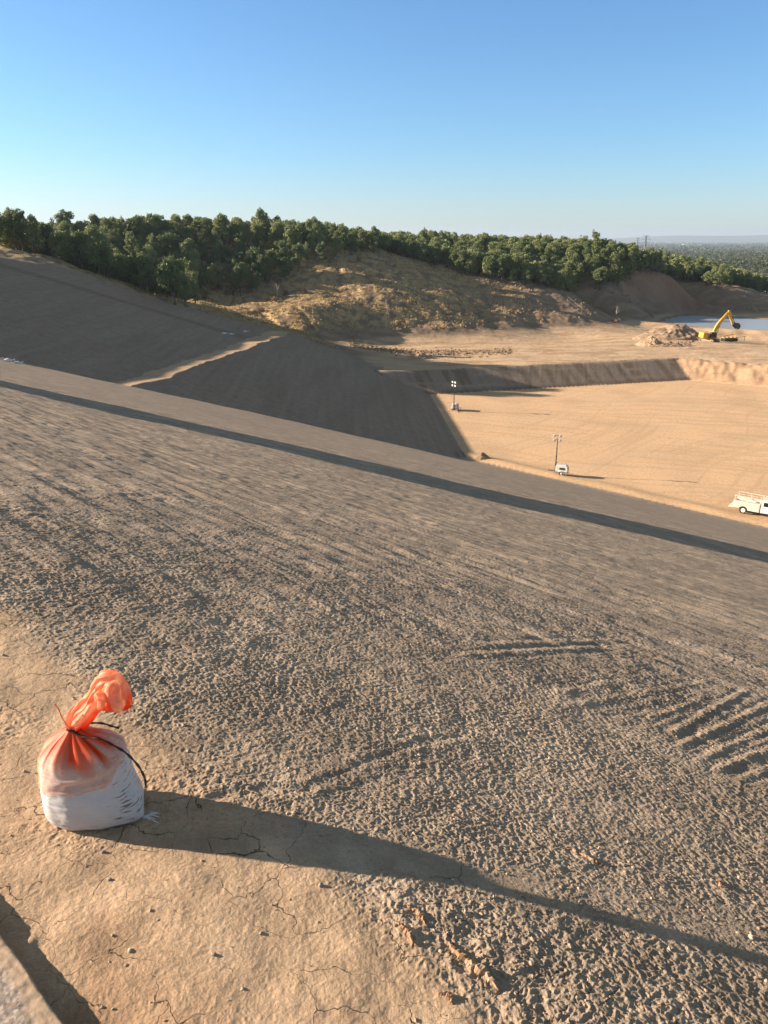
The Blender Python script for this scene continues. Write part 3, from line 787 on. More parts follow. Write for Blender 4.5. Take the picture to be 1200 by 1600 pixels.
M_WOVEN = woven_material(); M_ORANGE = orange_material(); M_NECK = orange_material('orange_net_gathered', .22)
M_STRAP = simple('dark_strap', (.022, .016, .013), .45, dirt=.05)
M_STRING = simple('pink_string', (.85, .30, .18), .5, dirt=.0)
M_THREAD = simple('white_thread', (.7, .68, .66), .6, dirt=.05)
BAG = at_z(149, 1262, 0.0)
bag_root = empty('sandbag', (BAG[0], BAG[1], gz_near(BAG[0], BAG[1])-.004))
tag(bag_root, 'white woven sandbag with tied orange mesh neck standing on the dirt shoulder', 'sandbag')
# body profile: z, centre x, centre y, half width, half depth
PROF = np.array([
 (0.000, .000, .000, .110, .085), (0.006, .002, .000, .138, .104), (0.020, .003, .000, .151, .116), (0.050, .001, .001, .153, .121), (0.090, -.006, .002, .147, .119),
 (0.130, -.010, .003, .142, .113), (0.165, -.012, .004, .139, .108), (0.195, -.014, .004, .136, .102), (0.220, -.016, .004, .127, .094), (0.242, -.020, .003, .108, .080),
 (0.260, -.024, .002, .083, .062), (0.276, -.028, .001, .056, .042), (0.289, -.030, .000, .034, .026), (0.299, -.031, .000, .019, .016), (0.306, -.031, .000, .0145, .013)])
def bag_surface(z, th, off=0.0, pleat=1.0):
    """point on the bag skin"""
    cx0 = np.interp(z, PROF[:, 0], PROF[:, 1]); cy0 = np.interp(z, PROF[:, 0], PROF[:, 2])
    a = np.interp(z, PROF[:, 0], PROF[:, 3])*.95; bb = np.interp(z, PROF[:, 0], PROF[:, 4])
    c, s = np.cos(th), np.sin(th)
    e = 0.86-.10*sstep(.2, .3, z)*0
    sx_ = np.sign(c)*np.abs(c)**e; sy_ = np.sign(s)*np.abs(s)**e
    # pleats gather towards the knot
    g = sstep(.17, .27, z)
    pl = (np.abs(np.sin(th*4.5+.6*np.sin(th*2)+.5))*1.6-1.0+.5*np.sin(th*13+1))*g*(1-.3*sstep(.285, .306, z))
    rr = 1+pleat*pl*.13
    x = cx0+a*sx_*rr; y = cy0+bb*sy_*rr
    # low right corner is pulled out to a point, left one a little
    ang = np.abs((th+.35+np.pi) % (2*np.pi)-np.pi)
    k = np.exp(-(ang/.36)**2)*(1-sstep(.0, .16, z))
    x = x+k*.030; y = y-k*.010
    ang2 = np.abs((th-3.45+np.pi) % (2*np.pi)-np.pi)
    k2 = np.exp(-(ang2/.3)**2)*(1-sstep(.01, .10, z)); x = x-k2*.008
    # gravel bulges, slumped diagonal creases
    bulge = .0026*pn(th*2.6+7, z*22, 201)+.0006*pn(th*7+3, z*60, 202)+.0011*pn(th*3.5+z*40, z*105, 204)+.0035*pn((z*30+np.cos(th)*2.4), np.sin(th)*1.5, 203)
    # diagonal fold from left middle up to the right shoulder
    zf = .172+.18*(x+.02)
    front = sstep(.1, -.5, np.sin(th))
    bulge = bulge+front*(.0065*np.exp(-((z-zf-.012)/.010)**2)-.006*np.exp(-((z-zf+.010)/.008)**2))*sstep(-.12, .03, x)
    f = (bulge*(1-.8*g)+off)
    x = x+f*c; y = y+f*s
    zz = z+.05*(x+.02)*sstep(.12, .2, z)*(1-sstep(.24, .28, z))
    return x, y, zz
def loft_np(name, fn, us, vs, closed=True, mat=None, parent=None):
    UU, VV = np.meshgrid(us, vs, indexing='ij')
    x, y, z = fn(UU, VV)
    n, k = UU.shape
    V = np.stack([x.ravel(), y.ravel(), z.ravel()], 1)
    ii = np.arange(n-1)[:, None]*k
    j = np.arange(k if closed else k-1)[None]
    jn = (j+1) % k
    F = np.stack([ii+j, ii+jn, ii+k+jn, ii+k+j], -1).reshape(-1, 4)
    me = np_mesh(name, V, F)
    o = link_mesh(name, me, mat, parent)
    return o, UU, VV
TH = np.linspace(0, 2*np.pi, 320, endpoint=False)
body, _, _ = loft_np('bag_body', lambda z, t: bag_surface(z, t), np.concatenate([[0, .003, .006], np.linspace(.01, .300, 120)]), TH, True, M_WOVEN, bag_root)
body['label'] = 'white woven bag body filled with gravel and streaked with dirt'
# floor disc of the bag closed by its lowest ring lying on the ground
# orange netting over the shoulders
def net_fn(u, t):
    zlo = .165+.030*np.cos(t)+.024*np.sin(t)+.008*np.sin(3*t+1)+.004*np.sin(9*t)
    z = zlo+(.306-zlo)*u
    return bag_surface(z, t, off=.0042)
netr, U_, T_ = loft_np('orange_mesh', net_fn, np.linspace(0, 1, 110), TH, True, M_ORANGE, bag_root)
zlo = .165+.030*np.cos(T_)+.024*np.sin(T_)
zz = zlo+(.306-zlo)*U_
dn = .04+.85*sstep(.205, .282, zz+.045*(pn(T_*3.2, U_*1.3, 210)))+.35*(np.abs(np.sin(T_*4.5+.6*np.sin(T_*2)+.5)) < .35)*sstep(.2, .25, zz)+.08*pn(T_*6, U_*6, 211)+.5*np.exp(-(U_/.012)**2)+.25*np.exp(-((U_-.09)/.02)**2)*sstep(-.2, .3, pn(T_*2, U_*0+2, 212))
a = netr.data.attributes.new('dense', 'FLOAT', 'POINT'); a.data.foreach_set('value', np.clip(dn, 0, 1).ravel().astype(np.float32))
# neck of the net above the knot: gathered, leaning right and folding over at its end
NP = np.array([(-.031, 0, .302, .016, .014), (-.022, 0, .322, .030, .017), (-.004, -.003, .345, .034, .020), (.022, -.004, .372, .035, .020), (.046, -.004, .400, .034, .018), (.066, -.006, .428, .034, .017),
               (.083, -.010, .452, .036, .019), (.100, -.018, .466, .040, .022), (.116, -.032, .462, .045, .024), (.126, -.046, .445, .047, .023), (.130, -.056, .425, .045, .020), (.131, -.060, .408, .041, .016)])
def neck_fn(u, t):
    i = u*(len(NP)-1); k = np.arange(len(NP))
    c = [np.interp(i, k, NP[:, j]) for j in range(5)]
    e = .02
    tx = np.interp(i+e, k, NP[:, 0])-np.interp(i-e, k, NP[:, 0]); tz = np.interp(i+e, k, NP[:, 2])-np.interp(i-e, k, NP[:, 2]); ty = np.interp(i+e, k, NP[:, 1])-np.interp(i-e, k, NP[:, 1])
    l = np.sqrt(tx**2+ty**2+tz**2)+1e-9; tx, ty, tz = tx/l, ty/l, tz/l
    # side axis lies across the picture-facing side, w axis toward the viewer
    # p = t x (0,-.75,.66)
    vx, vy, vz = 0, -.74, .67
    px_, py_, pz_ = ty*vz-tz*vy, tz*vx-tx*vz, tx*vy-ty*vx
    l = np.sqrt(px_**2+py_**2+pz_**2)+1e-9; px_, py_, pz_ = px_/l, py_/l, pz_/l
    qx, qy, qz = ty*pz_-tz*py_, tz*px_-tx*pz_, tx*py_-ty*px_
    wr = 1+.16*np.sin(5*t+u*5)*(.5+.5*u)+.08*np.sin(9*t-u*7+1)+.08*np.sin(3*t+u*9)
    A_ = c[3]*np.cos(t)*wr; B_ = c[4]*np.sin(t)*wr+.007*np.sin(3*t+u*9)+.006*np.cos(t*2+u*14)
    k3 = .005*pn(u*9, t*2.2, 220)
    return c[0]+px_*A_+qx*B_+k3, c[1]+py_*A_+qy*B_+k3, c[2]+pz_*A_+qz*B_+k3
NU = np.linspace(0, 1, 150)
neck, U_, T_ = loft_np('mesh_neck', neck_fn, NU, np.linspace(0, 2*np.pi, 200, endpoint=False), True, M_NECK, bag_root)
dn = .18+.45*(1-sstep(0, .12, U_))+.75*sstep(.05, .40, pn(U_*4.5, np.cos(T_)*1.4+4, 230))+.35*sstep(.93, .99, U_)-.15*sstep(.1, .5, pn(U_*12, T_*3, 231))
a = neck.data.attributes.new('dense', 'FLOAT', 'POINT'); a.data.foreach_set('value', np.clip(dn, 0, 1).ravel().astype(np.float32))
# ties
def ribbon(mb, pts, w, th):
    P = [Vector(p) for p in pts]
    # smooth by Catmull-Rom
    Q = []
    for i in range(len(P)-1):
        p0, p1, p2, p3 = P[max(i-1, 0)], P[i], P[i+1], P[min(i+2, len(P)-1)]
        for k in range(8):
            t = k/8; Q.append(.5*((2*p1)+(-p0+p2)*t+(2*p0-5*p1+4*p2-p3)*t*t+(-p0+3*p1-3*p2+p3)*t**3))
    Q.append(P[-1]); V = []
    for i, p in enumerate(Q):
        t = (Q[min(i+1, len(Q)-1)]-Q[max(i-1, 0)]).normalized()
        s = t.cross(Vector((.3, -.55, .75))).normalized(); n = s.cross(t)
        ww = w*(.85+.25*math.sin(i*.9))
        for a, b in ((-1, -1), (1, -1), (1, 1), (-1, 1)): V.append(p+s*a*ww/2+n*b*th/2)
    F = [(0,1,2,3), tuple(len(V)-4+k for k in (3,2,1,0))]
    for i in range(len(Q)-1):
        for k in range(4): F.append((i*4+k, i*4+4+k, i*4+4+(k+1) % 4, i*4+(k+1) % 4))
    mb.add(V, F)
mb = MB()
mb.tube([(-.031+.019*math.cos(a), .017*math.sin(a), .306+.002*math.sin(2*a)) for a in np.linspace(0, 2*math.pi, 25)], .0042, 8)
ribbon(mb, [(-.022, -.018, .303), (.012, -.028, .292), (.058, -.036, .292), (.098, -.044, .276), (.134, -.048, .254), (.162, -.050, .222), (.180, -.050, .186), (.188, -.050, .152), (.187, -.048, .122)], .0075, .0022)
mb.build('tie_strap', M_STRAP, bag_root, True)
mb = MB()
ribbon(mb, [(-.015, .0, .308), (.015, .012, .312), (.050, .022, .305), (.078, .028, .290), (.098, .03, .282)], .0068, .0022)
mb.build('tie_end', M_STRAP, bag_root, True)
mb = MB()
ribbon(mb, [(-.031, -.014, .305), (-.040, -.020, .330), (-.050, -.022, .362), (-.056, -.02, .385), (-.067, -.018, .402)], .0048, .0022)
mb.build('drawstring', M_STRING, bag_root, True)
rr_ = random.Random(3)
mb = MB()
c = Vector((.172, -.052, .010))
for k in range(9):
    e = c+Vector((rr_.uniform(.01, .055), rr_.uniform(-.025, .02), rr_.uniform(-.004, .014)))
    mb.tube([c+Vector((-.012, .004, .004)), c+Vector((rr_.uniform(-.004, .006), rr_.uniform(-.006, .006), .003)), (c+e)/2+Vector((0, rr_.uniform(-.006, .006), .006)), e], [.0032, .0026, .0014, .0009], 5)
mb.build('frayed_corner', M_THREAD, bag_root, True)
mb = MB()
c = Vector((-.150, -.02, .035))
for k in range(6):
    mb.tube([c+Vector((.012, 0, 0)), c, c+Vector((rr_.uniform(-.018, -.004), rr_.uniform(-.01, .01), rr_.uniform(-.012, .012)))], [.003, .002, .001], 5)
mb.build('frayed_corner', M_THREAD, bag_root, True)

# ------------------------------------------------------------------ stones and crust near the bag
M_STONE = simple('stone', (.33, .27, .22), .8, dirt=.3, scale=30)
M_STONE2 = simple('pale_stone', (.50, .42, .33), .8, dirt=.2, scale=30)
M_CRUST = simple('crust', (.34, .19, .10), .95, dirt=.33, scale=25, dirtcol=(.45, .32, .21))
def rock_mesh(name, seed, sz, flat=.7, sub=3, rough=.35):
    bm = bmesh.new(); bmesh.ops.create_icosphere(bm, subdivisions=sub, radius=1)
    r_ = random.Random(seed); off = r_.uniform(0, 50)
    for v in bm.verts:
        p = v.co.copy()
        n1 = float(pn(np.array([p.x*1.3+off]), np.array([p.y*1.3+p.z*1.7]), seed % 50)[0]); n2 = float(pn(np.array([p.x*3.1+p.z*2]), np.array([p.y*3.1+off]), seed % 47)[0])
        p *= 1+rough*n1+rough*.5*n2
        v.co = Vector((p.x*sz, p.y*sz*r_.uniform(.78, .82), p.z*sz*flat))
    me = bpy.data.meshes.new(name); bm.to_mesh(me); bm.free()
    for p in me.polygons: p.use_smooth = sub > 2 and rough < .3
    return me
for i, (px, py, sz, mt, lb) in enumerate([
    (171,1375,.0085,M_STONE,'grey pebble on the tan dirt straight below the sandbag'),
    (161,1330,.0085,M_STONE,'dark pebble close under the base of the sandbag'),
    (203,1486,.0085,M_STONE2,'pale rounded pebble casting a shadow, nearest one to the path'),
    (334,1492,.0085,M_STONE,'small dark pebble among cracks low in the middle of the dirt'),
    (379,1543,.006,M_STONE2,'greenish pale flat pebble near the bottom of the tan dirt'),
    (500,1362,.010,M_STONE,'bluish grey stone at the lower edge of the sandbag shadow'),
    (159,1573,.006,M_STONE,'small dark pebble beside the path shadow at the bottom'),
    (176,1576,.004,M_STONE2,'tiny white pebble beside the path shadow at the bottom'),
    (38,1205,.008,M_STONE,'grey pebble on the dirt left of the sandbag'),
    (4,1020,.010,M_STONE,'dark pebble on the shoulder at the left edge above the sandbag'),
    (408,1455,.007,M_STONE,'dark grey pebble in the lower middle of the tan dirt'),
    (1174,1465,.012,M_STONE2,'pale clod in the shade near the right edge'),
    (14,916,.008,M_STONE2,'white pebble on dark slope soil at the left edge')]):
    p = at_slope(px, py) if px > 560 or py < 950 else at_z(px, py, 0)
    if px == 500: p = at_slope(px, py)
    sz *= .8
    o = link_mesh('stone', rock_mesh('stone', 11+i*3, sz, .75, 3, .28), mt)
    o.location = (p[0], p[1], gz_near(p[0], p[1])+sz*.08); o.rotation_euler = (0, 0, i)
    tag(o, lb, 'stone', 'loose stones on the ground')
# loose crumbs: uncountable
def crumbs(name, n, samp, smin, smax, mat, label, seed, pw=3):
    r0 = np.random.RandomState(seed)
    x, y = samp(r0, n); n = len(x)
    z = height(x, y, np.full(n, .004), np.full(n, .004))[0]
    bm = bmesh.new(); bmesh.ops.create_icosphere(bm, subdivisions=1, radius=1)
    bm.verts.index_update()
    iv = np.array([v.co[:] for v in bm.verts]); fi = np.array([[v.index for v in f.verts] for f in bm.faces]); bm.free()
    s = smin+(smax-smin)*r0.rand(n)**pw
    P = iv[None]*(1+.28*r0.randn(n, len(iv), 1))*s[:, None, None]*np.array([1, .8, .6])
    a = r0.rand(n)*6.28; c, sn = np.cos(a)[:, None], np.sin(a)[:, None]
    P = np.stack([P[..., 0]*c-P[..., 1]*sn+x[:, None], P[..., 0]*sn+P[..., 1]*c+y[:, None], P[..., 2]+z[:, None]+.15*s[:, None]], -1)
    F = fi[None]+(np.arange(n)*len(iv))[:, None, None]
    tag(link_mesh(name, np_mesh(name, P.reshape(-1, 3), F.reshape(-1, 3), False), mat), label, 'loose soil', kind='stuff')
M_CRUMB = simple('crumb_soil', (.46, .325, .205), .95, dirt=.33, scale=14, dirtcol=(.34, .235, .155))
M_CRUMB2 = simple('crumb_clod', (.46, .345, .24), .95, dirt=.33, scale=9, dirtcol=(.36, .27, .19))
def samp1(r0, n):
    x = r0.uniform(-2.4, 1.6, n); y = r0.uniform(.9, 4.2, n); s = G1[0]*x+G1[1]*y
    d = sstep(-.1, .45, pn(x*1.8, y*1.8, 401)+.5*pn(x*6, y*6, 402))
    k = (s > .45) & (s < 1.35) & (r0.rand(n) < .12+.88*d); return x[k], y[k]
def samp2(r0, n):
    r = 1.2*np.exp(r0.rand(n)*math.log(9/1.2)); a = r0.uniform(-.62, .62, n); x, y = r*np.sin(a), r*np.cos(a); s = G1[0]*x+G1[1]*y
    d = sstep(-.1, .5, pn(x*1.1, y*1.1, 403)+.5*pn(x*4, y*4, 404))
    k = (s > 1.15) & (r0.rand(n) < .2+.8*d); return x[k], y[k]
crumbs('soil_grit', 14000, samp1, .0008, .0055, M_CRUMB, 'loose grit and crumbs scattered over the tan shoulder', 5, 4)
crumbs('soil_clods', 16000, samp2, .0012, .0085, M_CRUMB2, 'loose crumbled clods lying on the near slope', 6, 4)
# lifted crust flakes
def flake(px0, py0, px1, py1, w, h, tilt, lb):
    a = Vector(at_slope(px0, py0)); b2 = Vector(at_slope(px1, py1)); d = (b2-a); Ln = d.length; d.normalize()
    n = 26; V = []; F = []; side = Vector((-d.y, d.x, 0))
    if side.y < 0: side = -side
    r0 = random.Random(int(px0))
    for i in range(n):
        t = i/(n-1); env = (math.sin(math.pi*min(max(t*.98+.01, 0), 1)))**.6
        c = a+d*Ln*t+side*.012*math.sin(t*5+px0)
        ww = w*env*(.7+.5*r0.random()); hh = h*env*(.7+.6*r0.random())
        for (u, v, z) in ((0, 0, -.012), (ww*.15, 0, hh), (ww*.55, 0, hh*.85+.002), (ww, 0, -.012)):
            V.append((c.x-side.x*u*1.0, c.y-side.y*u, 0+z))
    for i in range(n-1):
        for k in range(3): F.append((i*4+k, i*4+k+1, i*4+5+k, i*4+4+k))
        F.append((i*4+3, i*4, i*4+4, i*4+7))
    F.append((0, 1, 2, 3)); F.append(((n-1)*4+3, (n-1)*4+2, (n-1)*4+1, (n-1)*4))
    V2 = [(x, y, z+gz_near(x, y)) for x, y, z in V]
    me = bpy.data.meshes.new('soil_crust'); me.from_pydata(V2, [], F)
    bm = bmesh.new(); bm.from_mesh(me); bmesh.ops.recalc_face_normals(bm, faces=bm.faces[:]); bm.to_mesh(me); bm.free()
    tag(link_mesh('soil_crust', me, M_CRUST), lb, 'soil crust', 'lifted crusts of broken soil')
flake(708,1455,780,1530,.035,.012,0,'longest reddish brown crust of soil lifted on edge low in the middle')
flake(622,1425,660,1458,.024,.009,0,'thin lit crust of soil left of the longest red crust')
flake(640,1400,672,1432,.022,.008,0,'short lifted soil crust just above the thin lit one')
flake(690,1520,712,1540,.020,.008,0,'small lit crust below the left end of the longest red crust')
flake(880,1325,950,1350,.022,.007,0,'brown lifted crust on the slope above the long shadow')
flake(1120,1375,1140,1390,.020,.009,0,'small lit lump of crust near the right edge above the long shadow')
#__PART3__
# ------------------------------------------------------------------ machines
M_WHITE = simple('white_paint', (.80, .78, .74), .45, dirt=.10, scale=2)
M_CREAM = simple('cream_paint', (.74, .68, .56), .5, dirt=.12, scale=2)
M_BLACK = simple('black_rubber', (.02, .02, .02), .8, dirt=.12)
M_DGREY = simple('dark_metal', (.06, .055, .05), .6, dirt=.15)
M_GALV = simple('grey_metal', (.30, .29, .28), .45, .3, dirt=.15)
M_YELL = simple('yellow_paint', (.70, .40, .045), .45, dirt=.16, scale=1.5, dirtcol=(.50, .33, .14))
M_YDIRT = simple('dusty_track', (.42, .28, .17), .9, dirt=.3, scale=3)
M_RED = simple('red_paint', (.55, .05, .04), .5, dirt=.08)
m, nt, b, out = mat_new('glass_dark'); b.inputs['Base Color'].default_value = (.015, .02, .025, 1); b.inputs['Roughness'].default_value = .08; M_GLASS = m
m, nt, b, out = mat_new('lamp_glass'); b.inputs['Base Color'].default_value = (.85, .85, .80, 1); b.inputs['Roughness'].default_value = .15; b.inputs['Metallic'].default_value = .0; M_LENS = m

def wheel(parent, x, y, z, r, w, dark_y=1):
    mb = MB(); n = 28
    prof = [(.62*r, -w/2), (.93*r, -w/2), (r, -w*.36), (r, w*.36), (.93*r, w/2), (.62*r, w/2)]
    V = []; F = []
    for i in range(n):
        a = 2*math.pi*i/n
        for (q, yy) in prof: V.append((x+q*math.cos(a), y+yy, z+q*math.sin(a)))
    k = len(prof)
    for i in range(n):
        for j in range(k): F.append((i*k+j, i*k+(j+1) % k, ((i+1) % n)*k+(j+1) % k, ((i+1) % n)*k+j))
    mb.add(V, F)
    root = mb.build('wheel', M_BLACK, parent, True)
    mb = MB()
    mb.tube([(x, y-w*.42, z), (x, y+w*.42, z)], .62*r, 24)
    mb.tube([(x, y-w*.5, z), (x, y+w*.5, z)], .2*r, 12)
    mb.build('rim', M_WHITE, root)
    return root

def light_tower(px, py, rz, label, mast=6.4, sc=1.0, headrot=0.0):
    p = at_z(px, py, FLOOR)
    zt = gz(p[0], p[1])
    root = empty('light_tower', (p[0], p[1], zt), rz, sc)
    tag(root, label, 'light tower', 'mobile light towers on the pit floor')
    # local +x: away from the tow bar
    mb = MB()
    # canopy with sloped shoulders
    prof = [(-1.0, .55), (-1.0, 1.50), (-.86, 1.66), (.80, 1.66), (1.02, 1.46), (1.08, .72), (.92, .55)]
    mb.prism(prof, -.62, .62)
    mb.box((0, 0, 1.70), (1.5, .9, .06), ch=.02)
    bd = mb.build('canopy', M_WHITE, root)
    for sy in (-1, 1):
        mb = MB(); mb.box((.15, sy*.635, 1.12), (.95, .03, .42), ch=.01)
        for k in range(5): mb.box((.15, sy*.652, .96+k*.08), (.88, .02, .02))
        mb.build('vent', M_DGREY, bd)
        mb = MB(); mb.box((-.72, sy*.632, 1.08), (.30, .022, .62), ch=.01); mb.build('door', M_WHITE, bd)
    mb = MB(); mb.box((1.07, 0, 1.10), (.04, .8, .45), ry=-.08); mb.build('vent', M_DGREY, bd)
    mb = MB(); mb.tube([(.55, .3, 1.7), (.55, .3, 1.86), (.62, .3, 1.92)], .045); mb.build('exhaust', M_DGREY, bd)
    mb = MB()
    mb.box((0, 0, .48), (2.1, 1.15, .12))
    mb.bar((-1.0, .45, .47), (-2.15, 0, .47), .08); mb.bar((-1.0, -.45, .47), (-2.15, 0, .47), .08)
    mb.box((-2.25, 0, .50), (.28, .12, .12))
    mb.tube([(0, -.78, .33), (0, .78, .33)], .045)
    mb.build('chassis', M_DGREY, root)
    mb = MB(); mb.tube([(-2.0, .12, .72), (-2.0, .12, .05)], .035); mb.box((-2.0, .12, .03), (.2, .2, .03)); mb.build('jack_leg', M_GALV, root)
    for sx, sy in ((-1, -1), (-1, 1), (1, -1), (1, 1)):
        mb = MB(); mb.bar((sx*.95, sy*.5, .5), (sx*.95, sy*1.05, .5), .07); mb.tube([(sx*.95, sy*1.08, .75), (sx*.95, sy*1.08, .04)], .032); mb.box((sx*.95, sy*1.08, .02), (.22, .22, .03)); mb.build('outrigger', M_GALV, root)
    for sy in (-1, 1):
        wheel(root, 0.05, sy*.80, .34, .34, .20)
        mb = MB()
        arc = [(.05+.46*math.cos(a), .34+.42*math.sin(a)) for a in np.linspace(math.radians(12), math.radians(168), 12)]
        arc2 = [(.05+.42*math.cos(a), .34+.38*math.sin(a)) for a in np.linspace(math.radians(168), math.radians(12), 12)]
        mb.prism(arc+arc2, sy*.68, sy*.94); mb.build('fender', M_WHITE, root)
    # mast
    mx = -1.12
    mb = MB(); mb.box((mx, 0, 1.15), (.22, .26, 1.5), ch=.02); mb.build('mast_base', M_DGREY, root)
    ms = None
    mb = MB()
    segs = [(1.0, 3.1, .15), (2.9, 4.6, .12), (4.4, mast, .09)]
    for a, b2, w in segs: mb.bar((mx, 0, a), (mx, 0, b2), w)
    mb.box((mx, 0, 3.05), (.22, .22, .16)); mb.box((mx, 0, 4.55), (.18, .18, .14)); mb.tube([(mx+.1, 0, 1.9), (mx+.14, 0, 2.1)], .12, 10)
    ca = [(mx+.10+.03*math.sin(t*40), .06*math.cos(t*40), 1.2+t*(mast-1.4)) for t in np.linspace(0, 1, 60)]
    mb.tube(ca, .018, 5)
    ms = mb.build('mast', M_DGREY, root)
    ux, uy = -math.sin(headrot), math.cos(headrot)
    mb = MB(); mb.bar((mx-ux*.5, -uy*.5, mast+.02), (mx+ux*.5, uy*.5, mast+.02), .08); mb.bar((mx, 0, mast-.25), (mx, 0, mast+.85), .07)
    mb.bar((mx-ux*.5, -uy*.5, mast+.80), (mx+ux*.5, uy*.5, mast+.80), .07); mb.build('crossbar', M_GALV, ms)
    for yy in (-.48, .48):
        for dz in (.0, .80):
            mb = MB()
            ca_, sa_ = math.cos(headrot), math.sin(headrot)
            pts = []
            f = Vector((-ca_, -sa_, -.25)).normalized()
            c = Vector((mx+ux*yy, uy*yy, mast+dz))+f*.12
            mb.tube([c-f*.16, c-f*.10, c+f*.02, c+f*.12], [.08, .15, .24, .27], 18)
            hd = mb.build('lamp_head', M_CREAM, root, True)
            mb = MB(); mb.tube([c+f*.125, c+f*.14], [.25, .22], 18); mb.build('lens', M_LENS, hd)
    return root
light_tower(877, 744, math.radians(-24), 'white mobile light tower with four lamps, nearer one at the foot of the slope', 6.0, .88, math.radians(98))
light_tower(711, 641, math.radians(68), 'white mobile light tower with raised mast, farther one by the shaded slope', 6.2, .88, math.radians(-32))

# ------------------------------------------------------------------ utility truck
def truck():
    p = at_z(1160, 803, FLOOR)
    hd = math.atan2(-.61, .79)
    # origin: midway below the rear axle, near side wheel at (1160,803)
    root = empty('utility_truck', (p[0]+.61*.95, p[1]+.79*.95, gz(p[0], p[1])), hd, 1.12)
    tag(root, 'white service body pickup truck with ladder rack at the foot of the slope', 'truck')
    S = -1  # near side is -y
    mb = MB()
    for sy in (-1, 1):
        # side compartments with wheel arch
        prof = [(-1.15, .62), (-.52, .62)]+[(.0+.52*math.cos(a), .42+.50*math.sin(a)) for a in np.linspace(math.radians(155), math.radians(25), 10)]+[(.52, .50), (1.75, .50), (1.75, 1.42), (-1.15, 1.42)]
        mb.prism(prof, sy*.60, sy*1.02)
        mb.box((.3, sy*.81, 1.44), (2.94, .46, .04), ch=.01)
    mb.box((.3, 0, .72), (2.9, 1.25, .08))
    mb.box((1.72, 0, 1.08), (.06, 1.2, .66))
    bd = mb.build('service_body', M_CREAM, root)
    for (x0, x1, z0, z1) in ((-1.08, -.58, .72, 1.34), (-.5, .5, 1.0, 1.34), (.58, 1.12, .58, 1.34), (1.16, 1.68, .58, 1.34)):
        for sy in (-1, 1):
            mb = MB(); mb.box(((x0+x1)/2, sy*1.028, (z0+z1)/2), (x1-x0, .02, z1-z0), ch=.006)
            d = mb.build('locker_door', M_CREAM, bd)
            mb = MB(); mb.box(((x0+x1)/2, sy*1.045, (z0+z1)/2+.05), (.10, .015, .05)); mb.build('handle', M_DGREY, d)
    mb = MB()   # ladder rack
    for sy in (-1, 1):
        for xx in (-1.05, 0.35, 1.7): mb.bar((xx, sy*.92, 1.46), (xx, sy*.92, 2.02), .05)
        mb.bar((-1.15, sy*.92, 2.05), (2.9, sy*.92, 2.05), .06)
        mb.bar((-1.05, sy*.92, 1.75), (1.7, sy*.92, 1.75), .035)
    for xx in (-1.05, .35, 1.7, 2.75): mb.bar((xx, -.92, 2.04), (xx, .92, 2.04), .05)
    mb.bar((2.75, -.92, 2.04), (2.75, .92, 2.04), .05)
    mb.build('ladder_rack', M_CREAM, root)
    mb = MB(); mb.box((-1.19, 0, 1.0), (.05, 1.2, .55), ch=.01); mb.build('tailgate', M_CREAM, root)
    mb = MB(); mb.box((-1.42, 0, .58), (.45, 1.9, .10), ch=.02); mb.bar((-1.25, -.6, .55), (-1.0, -.6, .5), .1); mb.box((-1.52, -.3, .68), (.12, .2, .10)); mb.build('bumper', M_CREAM, root)
    for sy in (-1, 1):
        mb = MB(); mb.box((-1.165, sy*.86, 1.05), (.03, .12, .28)); mb.build('tail_light', M_RED, root)
    mb = MB(); mb.box((2.2, 0, .48), (6.6, .9, .16)); mb.tube([(0, -.8, .42), (0, .8, .42)], .09); mb.tube([(3.9, -.8, .42), (3.9, .8, .42)], .07); mb.build('chassis', M_DGREY, root)
    # cab and bonnet
    prof = [(1.86, .48), (1.86, 1.22), (1.90, 1.88), (2.02, 1.97), (3.02, 1.95), (3.12, 1.90), (3.62, 1.33), (4.72, 1.20), (4.86, 1.05), (4.90, .55)]
    arch = [(3.9+.48*math.cos(a), .42+.48*math.sin(a)) for a in np.linspace(math.radians(15), math.radians(165), 10)]
    mb = MB(); mb.prism(prof+arch, -.96, .96)
    cb = mb.build('cab', M_WHITE, root)
    for sy in (-1, 1):
        mb = MB(); mb.prism([(2.10, 1.30), (2.13, 1.80), (2.98, 1.80), (3.36, 1.30)], sy*.965, sy*.972); mb.build('side_window', M_GLASS, cb)
        mb = MB(); mb.prism([(2.04, .56), (2.04, 1.27), (3.40, 1.27), (3.40, .72), (3.30, .56)], sy*.963, sy*.976)
        dr = mb.build('door', M_WHITE, cb); mb = MB(); mb.box((2.2, sy*.985, 1.12), (.18, .02, .04)); mb.build('handle', M_DGREY, dr)
        mb = MB(); mb.bar((3.25, sy*.97, 1.36), (3.28, sy*1.15, 1.38), .04); mb.box((3.28, sy*1.2, 1.42), (.07, .18, .26), ch=.02); mb.build('mirror', M_DGREY, cb)
        mb = MB(); mb.box((4.86, sy*.75, .98), (.06, .28, .16), ch=.01); mb.build('headlight', M_LENS, cb)
    mb = MB(); mb.box((1.875, 0, 1.58), (.012, 1.3, .36), ry=.06); mb.build('rear_window', M_GLASS, cb)
    mb = MB(); mb.add([(3.14, -.82, 1.87), (3.14, .82, 1.87), (3.61, .88, 1.345), (3.61, -.88, 1.345)], [(0, 1, 2, 3)])
    for i in range(4): mb.v[i] = (mb.v[i][0]+.012, mb.v[i][1], mb.v[i][2]+.01)
    mb.add([(x-.01, y, z-.008) for x, y, z in mb.v[:4]], [(3, 2, 1, 0)]); mb.build('windscreen', M_GLASS, cb)
    for x in (0, 3.9):
        for sy in (-1, 1): wheel(root, x, sy*.86, .42, .42, .26)
    # load: things standing in the bed
    return root, hd
troot, thd = truck()
def on_truck(x, y, z):
    v = troot.matrix_basis @ Vector((x, y, z)); return v
